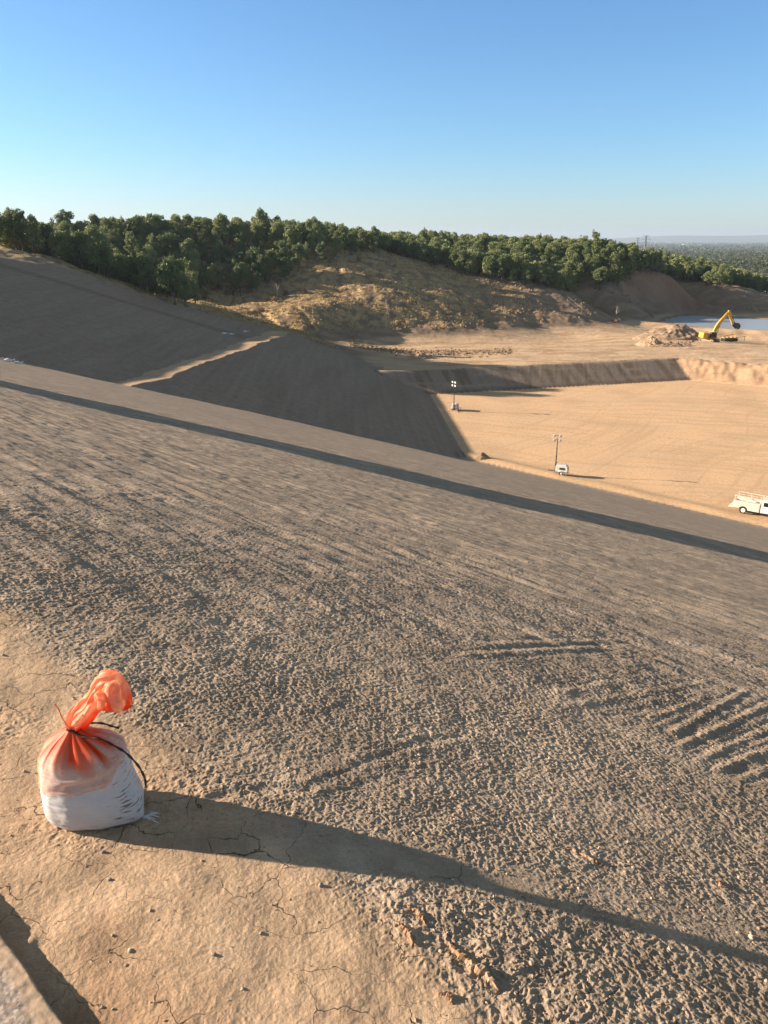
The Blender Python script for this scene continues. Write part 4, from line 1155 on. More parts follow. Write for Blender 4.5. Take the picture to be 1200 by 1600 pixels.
# load in the bed: things of their own
mb = MB(); mb.box((0, 0, .22), (.55, .36, .40), ch=.03); mb.box((0, 0, .46), (.62, .42, .06), ch=.02)
o = mb.build('cooler_box', M_RED, None); o.location = on_truck(.55, -.42, .77); o.rotation_euler[2] = thd; o.scale = (1.3,)*3; tag(o, 'red cooler box standing in the bed of the white truck', 'cooler')
mb = MB(); mb.box((0, 0, .22), (.8, .4, .44), ch=.02); mb.box((0, 0, .47), (.82, .42, .05), ch=.01)
o = mb.build('tool_box', M_DGREY, None); o.location = on_truck(-.35, -.35, .77); o.rotation_euler[2] = thd; o.scale = (1.3,)*3; tag(o, 'dark tool box in the rear of the truck bed', 'tool box')
mb = MB()
mb.tube([(0, 0, .02), (0, 0, .10), (0, 0, .55), (0, 0, .60)], [.20, .22, .22, .20], 20)
o = mb.build('drum', M_GALV, None, True); o.location = on_truck(1.35, -.3, .77); o.scale = (1.3,)*3; tag(o, 'grey drum in the truck bed just behind the cab', 'drum')

# ------------------------------------------------------------------ excavator
def excavator():
    p = at_z(1108, 533, -27.0)
    z0 = gz(p[0], p[1])
    root = empty('excavator', (p[0], p[1], z0))
    tag(root, 'yellow tracked excavator with raised boom in front of the pond', 'excavator')
    td = math.radians(-62)          # tracks run roughly towards the camera
    for sd in (-1, 1):
        mb = MB(); M = Matrix.Rotation(td, 4, 'Z')
        n = 26; Lh, R_ = 1.95, .50
        out = [(Lh+R_*math.cos(a), R_+R_*math.sin(a)) for a in np.linspace(-math.pi/2, math.pi/2, n//2)]+[(-Lh+R_*math.cos(a), R_+R_*math.sin(a)) for a in np.linspace(math.pi/2, 3*math.pi/2, n//2)]
        mb.prism(out, sd*1.0, sd*1.65, M)
        # track shoes
        for k in range(26):
            x = -Lh+2*Lh*k/25
            for zz in (.0, 1.0):
                c = M @ Vector((x, sd*1.325, zz)); mb.box(c, (.11, .68, .06), rz=td)
        for a in np.linspace(-math.pi/2, math.pi/2, 9):
            for e in (-1, 1):
                c = M @ Vector((e*(Lh+R_*math.cos(a)*1.02), sd*1.325, R_+R_*1.02*math.sin(a))); mb.box(c, (.08, .68, .13), rz=td, ry=-a*e)
        tk = mb.build('track', M_YDIRT, root)
        mb = MB()
        for k in range(7):
            x = -1.6+k*.53
            a = M @ Vector((x, sd*1.68, .30)); b2 = M @ Vector((x, sd*1.60, .30)); mb.tube([a, b2], .17, 12)
        for x in (-Lh, Lh):
            a = M @ Vector((x, sd*1.70, .5)); b2 = M @ Vector((x, sd*1.6, .5)); mb.tube([a, b2], .36, 16)
        mb.build('rollers', M_DGREY, tk)
    mb = MB(); mb.box((0, 0, .72), (2.2, 2.2, .5), rz=td, ch=.1); mb.tube([(0, 0, .9), (0, 0, 1.25)], .75, 24); mb.build('undercarriage', M_DGREY, root)
    # upper works: boom to +x
    up = Matrix.Identity(4)
    mb = MB()
    mb.box((.1, 0, 1.32), (4.2, 2.7, .22), ch=.04)
    mb.build('deck', M_YELL, root)
    mb = MB()
    mb.prism([(-2.75, 1.35), (-2.85, 1.6), (-2.80, 2.75), (-2.55, 2.95), (-1.45, 2.95), (-1.45, 1.35)], -1.42, 1.42)
    cw = mb.build('counterweight', M_YELL, root)
    mb = MB()
    mb.box((-.55, .35, 2.05), (1.8, 2.0, 1.2), ch=.06); mb.build('engine_cover', M_YELL, root)
    mb = MB(); mb.tube([(-.8, .5, 2.6), (-.8, .5, 3.1), (-.9, .5, 3.2)], .07, 10); mb.build('exhaust', M_DGREY, root)
    for sy_ in (-1.2, 1.2):
        mb = MB(); mb.tube([(-1.35, sy_, 2.9), (-1.35, sy_, 3.3), (-2.3, sy_, 3.3), (-2.3, sy_, 2.9)], .025, 6); mb.build('handrail', M_DGREY, root)
    # cab on the near side
    mb = MB()
    mb.prism([(-.35, 1.43), (-.35, 3.0), (-.2, 3.12), (1.05, 3.12), (1.45, 2.3), (1.45, 1.43)], -1.4, -.42)
    cb = mb.build('cab', M_DGREY, root)
    mb = MB(); mb.prism([(-.25, 1.75), (-.25, 2.9), (.95, 2.95), (1.3, 2.25), (1.3, 1.75)], -1.415, -1.405); mb.build('window', M_GLASS, cb)
    mb = MB(); mb.box((.38, -.91, 3.15), (1.35, 1.0, .06), ch=.02); mb.build('roof', M_WHITE, cb)
    # boom: two-part bent box
    def box_path(pts, ws, hs):
        mb = MB(); V = []; F = []
        for i, q in enumerate(pts):
            q = Vector(q); a = Vector(pts[max(i-1, 0)]); b3 = Vector(pts[min(i+1, len(pts)-1)]); t = (b3-a).normalized(); n_ = Vector((-t.z, 0, t.x))
            for (sy, sn) in ((-1, -1), (1, -1), (1, 1), (-1, 1)): V.append(q+Vector((0, sy*ws[i]/2, 0))+n_*sn*hs[i]/2)
        F.append((0, 1, 2, 3)); k = (len(pts)-1)*4; F.append((k+3, k+2, k+1, k))
        for i in range(len(pts)-1):
            for j in range(4): F.append((i*4+j, i*4+4+j, i*4+4+(j+1) % 4, i*4+(j+1) % 4))
        mb.add(V, F); return mb
    mb = box_path([(.75, .1, 1.75), (1.25, .1, 3.1), (1.9, .1, 4.5), (2.5, .1, 5.6), (3.4, .1, 6.8), (4.4, .1, 8.0), (5.15, .1, 8.75)], [.62, .66, .66, .64, .58, .52, .45], [.62, .92, 1.08, 1.02, .86, .72, .5])
    boom = mb.build('boom', M_YELL, root)
    for yy in (-.38, .58):
        mb = MB(); mb.tube([(1.5, yy, 1.7), (2.1, yy, 3.2)], .15, 12); mb.build('boom_cylinder', M_YELL, boom)
        mb = MB(); mb.tube([(2.1, yy, 3.2), (2.55, yy, 4.9)], .07, 10); mb.build('piston_rod', M_GALV, boom)
    mb = MB(); mb.tube([(3.0, .1, 7.0), (4.5, .1, 8.75)], .13, 10); mb.tube([(4.5, .1, 8.75), (5.35, .1, 9.3)], .06, 8); mb.build('stick_cylinder', M_YELL, boom)
    mb = box_path([(4.95, .1, 9.35), (5.15, .1, 8.8), (5.7, .1, 7.5), (6.4, .1, 6.1), (6.85, .1, 5.15)], [.4, .5, .46, .42, .38], [.3, .85, .72, .55, .40])
    st = mb.build('stick', M_YELL, root)
    mb = MB(); mb.tube([(5.9, .1, 8.1), (6.9, .1, 6.5), (7.35, .1, 5.75)], .09, 10); mb.bar((6.6, .1, 5.8), (7.4, .1, 5.7), .16); mb.bar((7.4, .1, 5.7), (7.6, .1, 5.2), .16); mb.build('bucket_link', M_DGREY, st)
    # bucket: curled shell with teeth
    mb = MB()
    outer = [(6.75, 5.3), (7.35, 5.55), (8.1, 5.65), (8.75, 5.35), (9.05, 4.7), (8.85, 4.0), (8.3, 3.75)]
    inner = [(8.28, 3.87), (8.73, 4.08), (8.9, 4.7), (8.65, 5.22), (8.08, 5.50), (7.4, 5.42), (6.95, 5.1)]
    mb.prism(outer+inner, -.65, .85)
    for yy in (-.65, .80): mb.prism(outer+[(7.3, 4.6)], yy, yy+.05)
    bk = mb.build('bucket', M_DGREY, root)
    mb = MB()
    for k in range(5):
        y0 = -.6+k*.33; mb.box((8.15, y0+.06, 3.68), (.35, .12, .1), ry=.2)
    mb.build('teeth', M_GALV, bk)
    root.rotation_euler = (0, 0, math.radians(6))
    return root
excavator()
# towed implement parked right of the excavator
p = at_z(1139, 531, -27.0)
root = empty('disc_harrow', (p[0], p[1], gz(p[0], p[1])), math.radians(8))
tag(root, 'low towed implement with dusty yellow frame and dark discs right of the excavator', 'implement')
mb = MB()
mb.bar((-2.2, 0, 1.5), (1.5, 0, 2.1), .22); mb.bar((-2.2, -.9, 1.1), (2.2, -.9, 1.1), .18); mb.bar((-2.2, .9, 1.1), (2.2, .9, 1.1), .18)
for x in (-2.0, -.6, .8, 2.1): mb.bar((x, -.9, 1.1), (x, .9, 1.1), .16); mb.bar((x, 0, 1.1), (x, 0, 1.8), .13)
mb.bar((1.5, 0, 2.1), (1.6, 0, 2.6), .15); mb.bar((1.8, 0, 1.1), (5.6, 0, 1.35), .15); mb.bar((4.0, 0, 1.25), (4.6, .4, 1.8), .12)
mb.build('frame', M_YELL, root)
for k in range(9):
    mb = MB(); x = -2.1+k*.52
    mb.tube([(x, -.6, .5), (x+.06, -.52, .5)], .5, 14); mb.tube([(x, .6, .5), (x+.06, .52, .5)], .5, 14); mb.build('disc', M_DGREY, root)
mb = MB(); mb.tube([(5.0, -.1, .02), (5.0, -.1, 1.3)], .08, 8); mb.build('stand', M_DGREY, root)

# ------------------------------------------------------------------ heaps of earth
def heap(name, c, rx, ry, h, rz, seed, mat, label, furrow=0.0, cat='dirt pile', sharp=1.0, rough=1.0):
    n = 90
    u = np.linspace(-1, 1, n); UU, VV = np.meshgrid(u, u, indexing='ij')
    rr = np.sqrt(UU**2+VV**2)
    prof = np.clip(1-rr, 0, 1)**sharp
    prof = prof*(1+.25*pn(UU*2.2+seed, VV*2.2, seed))
    zz = h*prof+rough*(.10*h*pn(UU*6, VV*6, seed+1)+.06*h*pn(UU*14, VV*14, seed+2))*np.clip(1.05-rr, 0, 1)**.5
    if furrow: zz = zz+furrow*np.sin(np.arctan2(VV, UU)*26+2*pn(UU*3, VV*3, seed+3))*np.clip(prof*1.5, 0, 1)*rr
    zz = np.where(rr > 1.0, -.6, zz-.05)
    ca, sa = math.cos(rz), math.sin(rz)
    Xw = UU*rx*ca-VV*ry*sa; Yw = UU*rx*sa+VV*ry*ca
    g = height((Xw+c[0]).ravel(), (Yw+c[1]).ravel(), np.full(n*n, .3), np.full(n*n, .3))[0].reshape(n, n)
    g0 = gz(c[0], c[1])
    V = np.stack([Xw.ravel(), Yw.ravel(), (zz+g-g0).ravel()], 1)
    ii = np.arange(n-1)[:, None]*n+np.arange(n-1)[None]
    F = np.stack([ii, ii+1, ii+n+1, ii+n], -1).reshape(-1, 4)[:, ::-1]
    keepf = (rr.ravel()[F].min(1) < 1.0)
    F = F[keepf]
    me = np_mesh(name, V, F)
    o = link_mesh(name, me, mat); o.location = (c[0], c[1], g0)
    if me.polygons[len(me.polygons)//2].normal.z < 0: me.flip_normals()
    tag(o, label, cat, 'heaps of earth'); return o
M_HEAP = simple('heap_soil', (.44, .29, .175), .95, dirt=.3, scale=.8, dirtcol=(.38, .25, .15))
M_HEAPD = simple('heap_soil_dark', (.26, .17, .105), .95, dirt=.3, scale=.8, dirtcol=(.44, .31, .20))
heap('dirt_pile', at_z(1016, 537, -27.2), 4.4, 4.5, 2.6, 0, 31, M_HEAP, 'pale rounded heap of dirt left of the excavator', sharp=.9)
heap('dirt_pile', at_z(1053, 526, -27.2), 13.5, 9.5, 4.4, .1, 35, M_HEAPD, 'large dark spoil heap with furrowed side behind the pale heap', furrow=.22, sharp=.85)
heap('dirt_pile', at_z(1046, 540, -27.2), 8, 2.2, 1.0, -.05, 39, M_HEAP, 'low rubbly heap at the foot of the dark spoil heap', rough=3)
heap('dirt_pile', at_z(753, 719, FLOOR), 1.5, 1.2, 1.0, .4, 43, M_HEAPD, 'small dark cone of dirt on the pit floor at the toe of the slope')
heap('dirt_pile', at_z(657, 560, -28), 3.6, 2.6, 1.5, .2, 47, M_HEAP, 'small pale dirt heap at the left end of the rubble row')
heap('dirt_pile', at_z(1173, 482, -25.5), 2.2, 4.5, 2.8, .3, 51, M_HEAPD, 'small brown mound on the bright ground beyond the pond')
# rubble row below the hill: uncountable chunks
rs = np.random.RandomState(5)
Vb, Fb, _b = [], [], 0
bm = bmesh.new(); bmesh.ops.create_icosphere(bm, subdivisions=1, radius=1)
iv = np.array([v.co[:] for v in bm.verts]); bm.verts.index_update(); fi = np.array([[v.index for v in f.verts] for f in bm.faces]); bm.free()
def scatter_chunks(n, line, wid, smin, smax):
    global _b
    for k in range(n):
        t = rs.rand()*(len(line)-1); i = int(t); f = t-i
        px = line[i][0]*(1-f)+line[i+1][0]*f; py = line[i][1]*(1-f)+line[i+1][1]*f+rs.randn()*wid
        p = at_z(px, py, -27.6); s = smin+(smax-smin)*rs.rand()**3
        v = iv*(1+.35*rs.randn(len(iv), 1)*.6)*s*np.array([1, .8, .6])
        a = rs.rand()*6.28; v = np.stack([v[:, 0]*math.cos(a)-v[:, 1]*math.sin(a), v[:, 0]*math.sin(a)+v[:, 1]*math.cos(a), v[:, 2]], 1)
        _pts.append((p[0], p[1])); Vb.append(v); Fb.append(fi+_b); _b += len(iv)
_pts = []
scatter_chunks(1500, [(545, 536), (600, 545), (660, 549), (720, 549), (800, 547)], 3.4, .10, .5)
scatter_chunks(110, [(1030, 536), (1062, 541), (1085, 536)], 2.2, .12, .6)
scatter_chunks(90, [(952, 492), (990, 496), (1020, 500)], 2.5, .15, .8)
_pts = np.array(_pts); g = height(_pts[:, 0], _pts[:, 1], np.full(len(_pts), .3), np.full(len(_pts), .3))[0]
Vb = [v+np.array([q[0], q[1], zq+.05]) for v, q, zq in zip(Vb, _pts, g)]
me = np_mesh('rubble', np.concatenate(Vb), np.concatenate(Fb), False)
M_RUB = simple('rubble_soil', (.30, .205, .13), .95, dirt=.33, scale=.35, dirtcol=(.17, .105, .065))
tag(link_mesh('rubble', me, M_RUB), 'rows of broken clods and stones at the foot of the hill', 'rubble', kind='stuff')

# ------------------------------------------------------------------ little white bags along the slopes
def small_bag(p, sz, lab, seed, rz=0):
    me = rock_mesh('small_sandbag', seed, sz, .62, 3, .18)
    root = link_mesh('small_sandbag', me, M_WHITE); root.location = (p[0], p[1], gz(p[0], p[1])+sz*.35); root.rotation_euler = (0, 0, rz); root.scale = (1.3, .9, 1)
    mb = MB(); mb.tube([(sz*.8, 0, sz*.05), (sz*1.15, 0, sz*.12), (sz*1.6, 0, sz*.25)], [sz*.18, sz*.12, sz*.34], 8)
    mb.build('tied_neck', M_WHITE, root, True)
    tag(root, lab, 'sandbag', 'small white sandbags lying far off')
cbag = at_slope(12, 566)
for (dx, dz, sz, lab) in ((0, 0, .34, 'tallest of the three white sandbags on the far left slope edge'), (-.9, 0, .26, 'leftmost of the three white sandbags on the far left slope edge'), (.85, .2, .26, 'rightmost of the three white sandbags on the far left slope edge')):
    p = (cbag[0]+dx, cbag[1]+dz); small_bag(p, sz, lab, 60+int(dx*10))
def on_far(px, py):
    dx, f, d_ = ray(px, py); best = None
    ts = np.linspace(.05, .6, 6000)
    zz = height(dx*ts, f*ts, np.full(ts.shape, .3), np.full(ts.shape, .3))[0]
    k = np.argmax(CAMZ-d_*ts < zz)
    return (dx*ts[k], f*ts[k], zz[k])
for (px, py, lab) in ((350, 522, 'white bag on the shaded slope, left of the three near the ramp'), (361, 523, 'white bag on the shaded slope, middle of the three near the ramp'), (383, 519, 'long white bag on the shaded slope, right of the three near the ramp')):
    small_bag(on_far(px, py), .42, lab, px)

# ------------------------------------------------------------------ pylons and far roofs
M_PYL = simple('pylon_steel', (.22, .23, .24), .6, .2, dirt=.05)
def pylon(px, ytop, Y, Ht, lab, w=1.0):
    p = at_y(px, ytop, Y); zt = p[2]
    root = empty('pylon', (p[0], Y, zt-Ht)); tag(root, lab, 'pylon', 'power pylons')
    mb = MB()
    b0, b1 = 3.2*w, .9*w; zs = [0, Ht*.3, Ht*.55, Ht*.72, Ht*.86, Ht]
    def hw(z): return b0+(b1-b0)*min(z/(Ht*.72), 1)
    for sx, sy in ((-1, -1), (1, -1), (1, 1), (-1, 1)):
        for a, b2 in zip(zs[:-1], zs[1:]): mb.bar((sx*hw(a), sy*hw(a), a), (sx*hw(b2), sy*hw(b2), b2), .32)
    for a, b2 in zip(zs[:-1], zs[1:]):
        for (s1, s2) in (((-1, -1), (1, -1)), ((1, -1), (1, 1)), ((1, 1), (-1, 1)), ((-1, 1), (-1, -1))):
            mb.bar((s1[0]*hw(a), s1[1]*hw(a), a), (s2[0]*hw(b2), s2[1]*hw(b2), b2), .18); mb.bar((s2[0]*hw(a), s2[1]*hw(a), a), (s1[0]*hw(b2), s1[1]*hw(b2), b2), .18)
    mb.build('tower', M_PYL, root)
    for zz, ww in ((Ht*.74, 6.5*w), (Ht*.86, 7.2*w), (Ht*.97, 5.5*w)):
        mb = MB()
        for sx in (-1, 1):
            mb.bar((0, -.6, zz), (sx*ww, 0, zz+.3), .28); mb.bar((0, .6, zz), (sx*ww, 0, zz+.3), .28); mb.bar((0, 0, zz+1.6), (sx*ww, 0, zz+.4), .22)
            mb.tube([(sx*ww, 0, zz+.3), (sx*ww, 0, zz-1.6)], .22, 6)
        mb.build('crossarm', M_PYL, root)
pylon(1010, 368, 1300, 42, 'larger lattice power pylon standing above the trees at right')
pylon(997, 371.5, 1900, 42, 'fainter lattice power pylon left of the larger one', .6)
M_ROOF = simple('pale_roof', (.75, .74, .72), .5, dirt=.05)
for (px, py, Y, ww, lab) in ((984, 381, 9000, 110, 'long pale building on the plain left of the pylons'), (1075, 382, 8200, 90, 'long pale building on the plain right of the pylons')):
    p = at_y(px, py, Y)
    root = empty('warehouse', (p[0], Y, -48)); tag(root, lab, 'warehouse')
    H_ = 20
    mb = MB(); mb.box((0, 0, H_/2), (ww*1.2, 40, H_)); mb.build('wall', M_ROOF, root)
    mb = MB(); mb.prism([(-ww*.62, H_), (0, H_+5), (ww*.62, H_)], -21, 21); mb.build('roof', M_ROOF, root)


# ------------------------------------------------------------------ invented tank shape, unseen left of the frame, added to cast the long shadow
def shadow_caster():
    c = at_slope(330, 672)
    lv = Vector((L.x, L.y, 0)).normalized()
    d = 34.0
    x, y = c[0]+lv.x*d, c[1]+lv.y*d
    root = empty('shadow_caster', (x, y, gz(x, y)-.1))
    tag(root, 'tank-shaped shadow caster added unseen on the embankment crest left of the view', 'water tank')
    n = 40
    def lathe(pr, name, mat, parent):
        mb = MB(); mb.tube([(0, 0, z) for r, z in pr], [r for r, z in pr], n); return mb.build(name, mat, parent, True)
    lathe([(.7, 0), (.5, .3), (.32, 2.9)], 'pedestal', M_GALV, root)
    lathe([(.32, 2.88), (1.3, 3.8), (2.3, 4.8), (3.1, 6.0), (3.6, 7.0), (3.6, 11.6), (3.0, 12.6), (1.2, 13.2), (.1, 13.3)], 'tank', M_CREAM, root)
    mb = MB()
    for yy in (-.2, .2): mb.tube([(3.7, yy, .2), (3.7, yy, 11.5)], .03, 6)
    for k in range(34): mb.tube([(3.7, -.2, .5+k*.32), (3.7, .2, .5+k*.32)], .018, 5)
    mb.build('ladder', M_DGREY, root)
shadow_caster()
#__PART4__
# ------------------------------------------------------------------ trees
def leaf_material(name, c0, c1):
    m, nt, b, out = mat_new(name); lk = nt.links.new
    oi = N(nt, 'ShaderNodeObjectInfo'); at = N(nt, 'ShaderNodeAttribute', attribute_name='tint')
    ad = N(nt, 'ShaderNodeMath', operation='MULTIPLY_ADD', use_clamp=True); lk(oi.outputs['Random'], ad.inputs[0]); ad.inputs[1].default_value = .62
    mu = N(nt, 'ShaderNodeMath', operation='MULTIPLY'); lk(at.outputs['Fac'], mu.inputs[0]); mu.inputs[1].default_value = .45; lk(mu.outputs[0], ad.inputs[2])
    mx = N(nt, 'ShaderNodeMix', data_type='RGBA'); lk(ad.outputs[0], mx.inputs[0]); mx.inputs[6].default_value = (*c0, 1); mx.inputs[7].default_value = (*c1, 1)
    lk(mx.outputs[2], b.inputs['Base Color']); b.inputs['Roughness'].default_value = .55; b.inputs['Specular IOR Level'].default_value = .3
    tr = N(nt, 'ShaderNodeBsdfTranslucent'); lk(mx.outputs[2], tr.inputs[0])
    ms = N(nt, 'ShaderNodeMixShader'); ms.inputs[0].default_value = .25; lk(b.outputs[0], ms.inputs[1]); lk(tr.outputs[0], ms.inputs[2]); lk(ms.outputs[0], out.inputs[0])
    return m
M_LEAF = leaf_material('oak_leaves', (.100, .148, .055), (.31, .335, .135))
M_LEAFF = leaf_material('far_leaves', (.060, .080, .034), (.125, .140, .062))
M_DRY = leaf_material('dry_twigs', (.20, .13, .08), (.30, .20, .12))
M_BARK = simple('bark', (.13, .10, .08), .9, dirt=.2, scale=6)
M_SNAG = simple('bare_wood', (.38, .33, .28), .8, dirt=.2, scale=6)
def crown_arrays(rs, blobs, per, leaf):
    """blobs: (n,6) centre+radii; returns quads"""
    C_ = []; S_ = []; T_ = []
    for bl in blobs:
        n = int(per*(bl[3]*bl[4]+bl[4]*bl[5]+bl[3]*bl[5])/3)
        d = rs.randn(n, 3); d /= np.linalg.norm(d, axis=1)[:, None]
        r = .45+.62*rs.rand(n)**.7
        r *= 1+.22*np.sin(d[:, 0]*5+bl[0]*3)*np.sin(d[:, 2]*6+bl[1])
        C_.append(bl[:3]+d*r[:, None]*bl[3:6]); T_.append(np.full(n, rs.rand())*.6+.4*rs.rand(n)); S_.append(leaf*(.6+.8*rs.rand(n)))
    C_ = np.concatenate(C_); S_ = np.concatenate(S_); T_ = np.concatenate(T_)
    n = len(C_)
    a = rs.randn(n, 3); a /= np.linalg.norm(a, axis=1)[:, None]
    b_ = rs.randn(n, 3); b_ -= a*(a*b_).sum(1)[:, None]; b_ /= np.linalg.norm(b_, axis=1)[:, None]
    a *= S_[:, None]; b_ *= S_[:, None]*.7
    V = np.stack([C_-a, C_-b_*.9+a*.1, C_+a, C_+b_], 1).reshape(-1, 3)
    return V, np.repeat(T_, 4)
def leaf_mesh(name, V, T):
    F = np.arange(len(V)).reshape(-1, 4)
    me = np_mesh(name, V, F, False)
    at = me.attributes.new('tint', 'FLOAT', 'POINT'); at.data.foreach_set('value', T.astype(np.float32)); return me
def tree_proto(seed, H, kind):
    rs_ = np.random.RandomState(seed)
    mbt = MB()
    nb = {'oak': 34, 'tall': 26, 'low': 24}[kind]
    wid = {'oak': .40, 'tall': .27, 'low': .46}[kind]
    blobs = []
    lo = {'oak': .30, 'tall': .30, 'low': .2}[kind]
    for i in range(nb):
        hfr = lo+(.92-lo)*((i+.5)/nb)
        env = math.sin(math.pi*min(1, ((hfr-lo)/(1.0-lo))*.80+.20))**.7
        a = rs_.rand()*6.283+i*2.4; rr = wid*H*env*(.25+.75*rs_.rand()**.5)*.75
        br = H*(.055+.07*rs_.rand())*(1.1 if kind != 'tall' else .95)
        blobs.append((rr*math.cos(a), rr*math.sin(a), hfr*H, br*1.15, br*1.15, br*.85))
    blobs = [b for b in blobs if rs_.rand() > .16]
    ax = rs_.rand()*3.14; st_ = rs_.uniform(.72, 1.0)
    for _ in range(3):   # a few leaders poke out of the outline
        a = rs_.rand()*6.28; r = wid*H*rs_.uniform(.3, 1.0); h = H*rs_.uniform(.55, 1.02); b = H*rs_.uniform(.035, .06)
        blobs.append((r*math.cos(a), r*math.sin(a), h, b, b, b*1.3))
    blobs = np.array(blobs); ca, sa = math.cos(ax), math.sin(ax)
    u_ = (blobs[:, 0]*ca+blobs[:, 1]*sa)*st_; v_ = -blobs[:, 0]*sa+blobs[:, 1]*ca
    blobs[:, 0], blobs[:, 1] = u_*ca-v_*sa, u_*sa+v_*ca
    # trunk(s) and limbs
    nst = 1 if kind == 'tall' else rs_.randint(1, 3)
    for k in range(nst):
        a = rs_.rand()*6.28; off = .02*H*(k > 0)
        base = Vector((off*3*math.cos(a), off*3*math.sin(a), -.4)); mid = base+Vector((.03*H*math.cos(a)+rs_.randn()*.2, .03*H*math.sin(a)+rs_.randn()*.2, H*.35)); top = mid+Vector((rs_.randn()*.4, rs_.randn()*.4, H*.42))
        mbt.tube([base, (base+mid)/2+Vector((rs_.randn()*.1, rs_.randn()*.1, 0)), mid, (mid+top)/2, top], [.030*H/1.3, .024*H/1.3, .018*H/1.3, .011*H/1.3, .004*H], 7)
    for bl in blobs[::2]:
        st = Vector((0, 0, max(bl[2]*.45, H*.15))); e = Vector(bl[:3]); md = (st+e)/2+Vector((0, 0, -.04*H))
        mbt.tube([st, md, e], [.012*H/1.2, .008*H/1.2, .003*H], 5, cap=False)
    V, T = crown_arrays(rs_, blobs, 200, .20)
    cm = leaf_mesh('crown', V, T)
    return cm, mbt
KINDS = ['oak', 'tall', 'low', 'tall', 'oak', 'tall', 'oak', 'oak', 'tall', 'low', 'oak', 'tall']
PROTO = []
hidden = []
for i, kd in enumerate(KINDS):
    cm, mbt = tree_proto(100+i, 10.0 if kd != 'low' else 8.0, kd)
    me = bpy.data.meshes.new('trunk'); me.from_pydata([tuple(p) for p in mbt.v], [], mbt.f); me.materials.append(M_BARK)
    for p in me.polygons: p.use_smooth = True
    cm.materials.append(M_LEAF)
    PROTO.append((cm, me, kd))
def add_tree(x, y, z, i, sc, rz, label, group, cat='tree', name='oak_tree'):
    cm, tm, kd = PROTO[i]
    root = bpy.data.objects.new(name, None); COL.objects.link(root); root.location = (x, y, z); root.scale = (sc, sc, sc*(0.92+.42*((x*7.13+y*3.7) % 1.0))); root.rotation_euler = (0, 0, rz)
    for nm, me in (('crown', cm), ('trunk', tm)):
        c = bpy.data.objects.new(nm, me); COL.objects.link(c); c.parent = root
    tag(root, label, cat, group); return root
def H_arr(x, y):
    return height(np.asarray(x, float), np.asarray(y, float), np.full(len(x), .4), np.full(len(x), .4))[0]
def proj(x, y, z):
    d = CAMZ-z; dep = y*CP+d*SP; up = y*SP-d*CP
    return 600+F0*x/dep, 800-F0*up/dep
def occluded(x, y, z):
    """is the point hidden behind the ground?"""
    t = np.linspace(.1, .97, 60)
    out = np.zeros(len(x), bool)
    P = np.stack([x, y, z], 1); c = np.array([0, 0, CAMZ])
    Q = c+(P[:, None]-c)*t[None, :, None]
    hh = height(Q[..., 0].ravel(), Q[..., 1].ravel(), np.full(Q[..., 0].size, .5), np.full(Q[..., 0].size, .5))[0].reshape(Q.shape[:2])
    return (Q[..., 2] < hh-.3).any(1)
# candidate spots: jittered grid, kept where the photo shows wood
rs = np.random.RandomState(77)
gx_, gy_ = np.meshgrid(np.arange(-190, 330, 4.3), np.arange(168, 470, 4.3))
cx = (gx_+rs.uniform(-2.1, 2.1, gx_.shape)).ravel(); cyy = (gy_+rs.uniform(-2.1, 2.1, gx_.shape)).ravel()
cz = H_arr(cx, cyy)
ppx, ppy = proj(cx, cyy, cz)
yrim = np.interp(cx, rimx, rimy)
front = np.interp(ppx, [-400, 0, 100, 200, 265, 330, 400, 445, 500, 560, 610, 680, 740, 800, 860, 900, 940, 1000, 1060, 1120, 1190, 1300],
                       [520, 520, 520, 520, 490, 472, 462, 440, 412, 394, 398, 414, 436, 455, 463, 462, 456, 442, 440, 452, 461, 470])
front = front+4*pn(cx/9, cyy/9, 301)
rthin = np.random.RandomState(31).rand(len(cx))
ok = (rthin < np.interp(ppx, [230, 310, 520, 600], [1, .62, .6, 1])) & (cyy > yrim+np.where(cx < -65, 27, np.where(ppx < 250, 14, 4))) & (cx > -150) & ~((ppx < -20) & (cyy < 245)) & ~((cx < -48) & (cyy > 234-.167*(cx+20)) & (cyy < 260-.167*(cx+20))) & (ppy < front) & (cz > -25.5)
# left clump ends near the camera side of the hill; right of 560 px only beyond the crest
ok &= ~((ppx > 560) & (cyy < np.interp(ppx, [560, 640, 720, 830, 900, 1000, 1060, 1120, 1190], [318, 318, 314, 305, 312, 330, 345, 358, 390])))
cx, cyy, cz, ppx, ppy = cx[ok], cyy[ok], cz[ok], ppx[ok], ppy[ok]
dist = np.hypot(cx, cyy)
inview = (ppx > -40) & (ppx < 1240)
topx, topy = proj(cx, cyy, cz+8.5)
vis = ~occluded(cx, cyy, cz+8.0)
idx = np.where(inview & vis)[0]
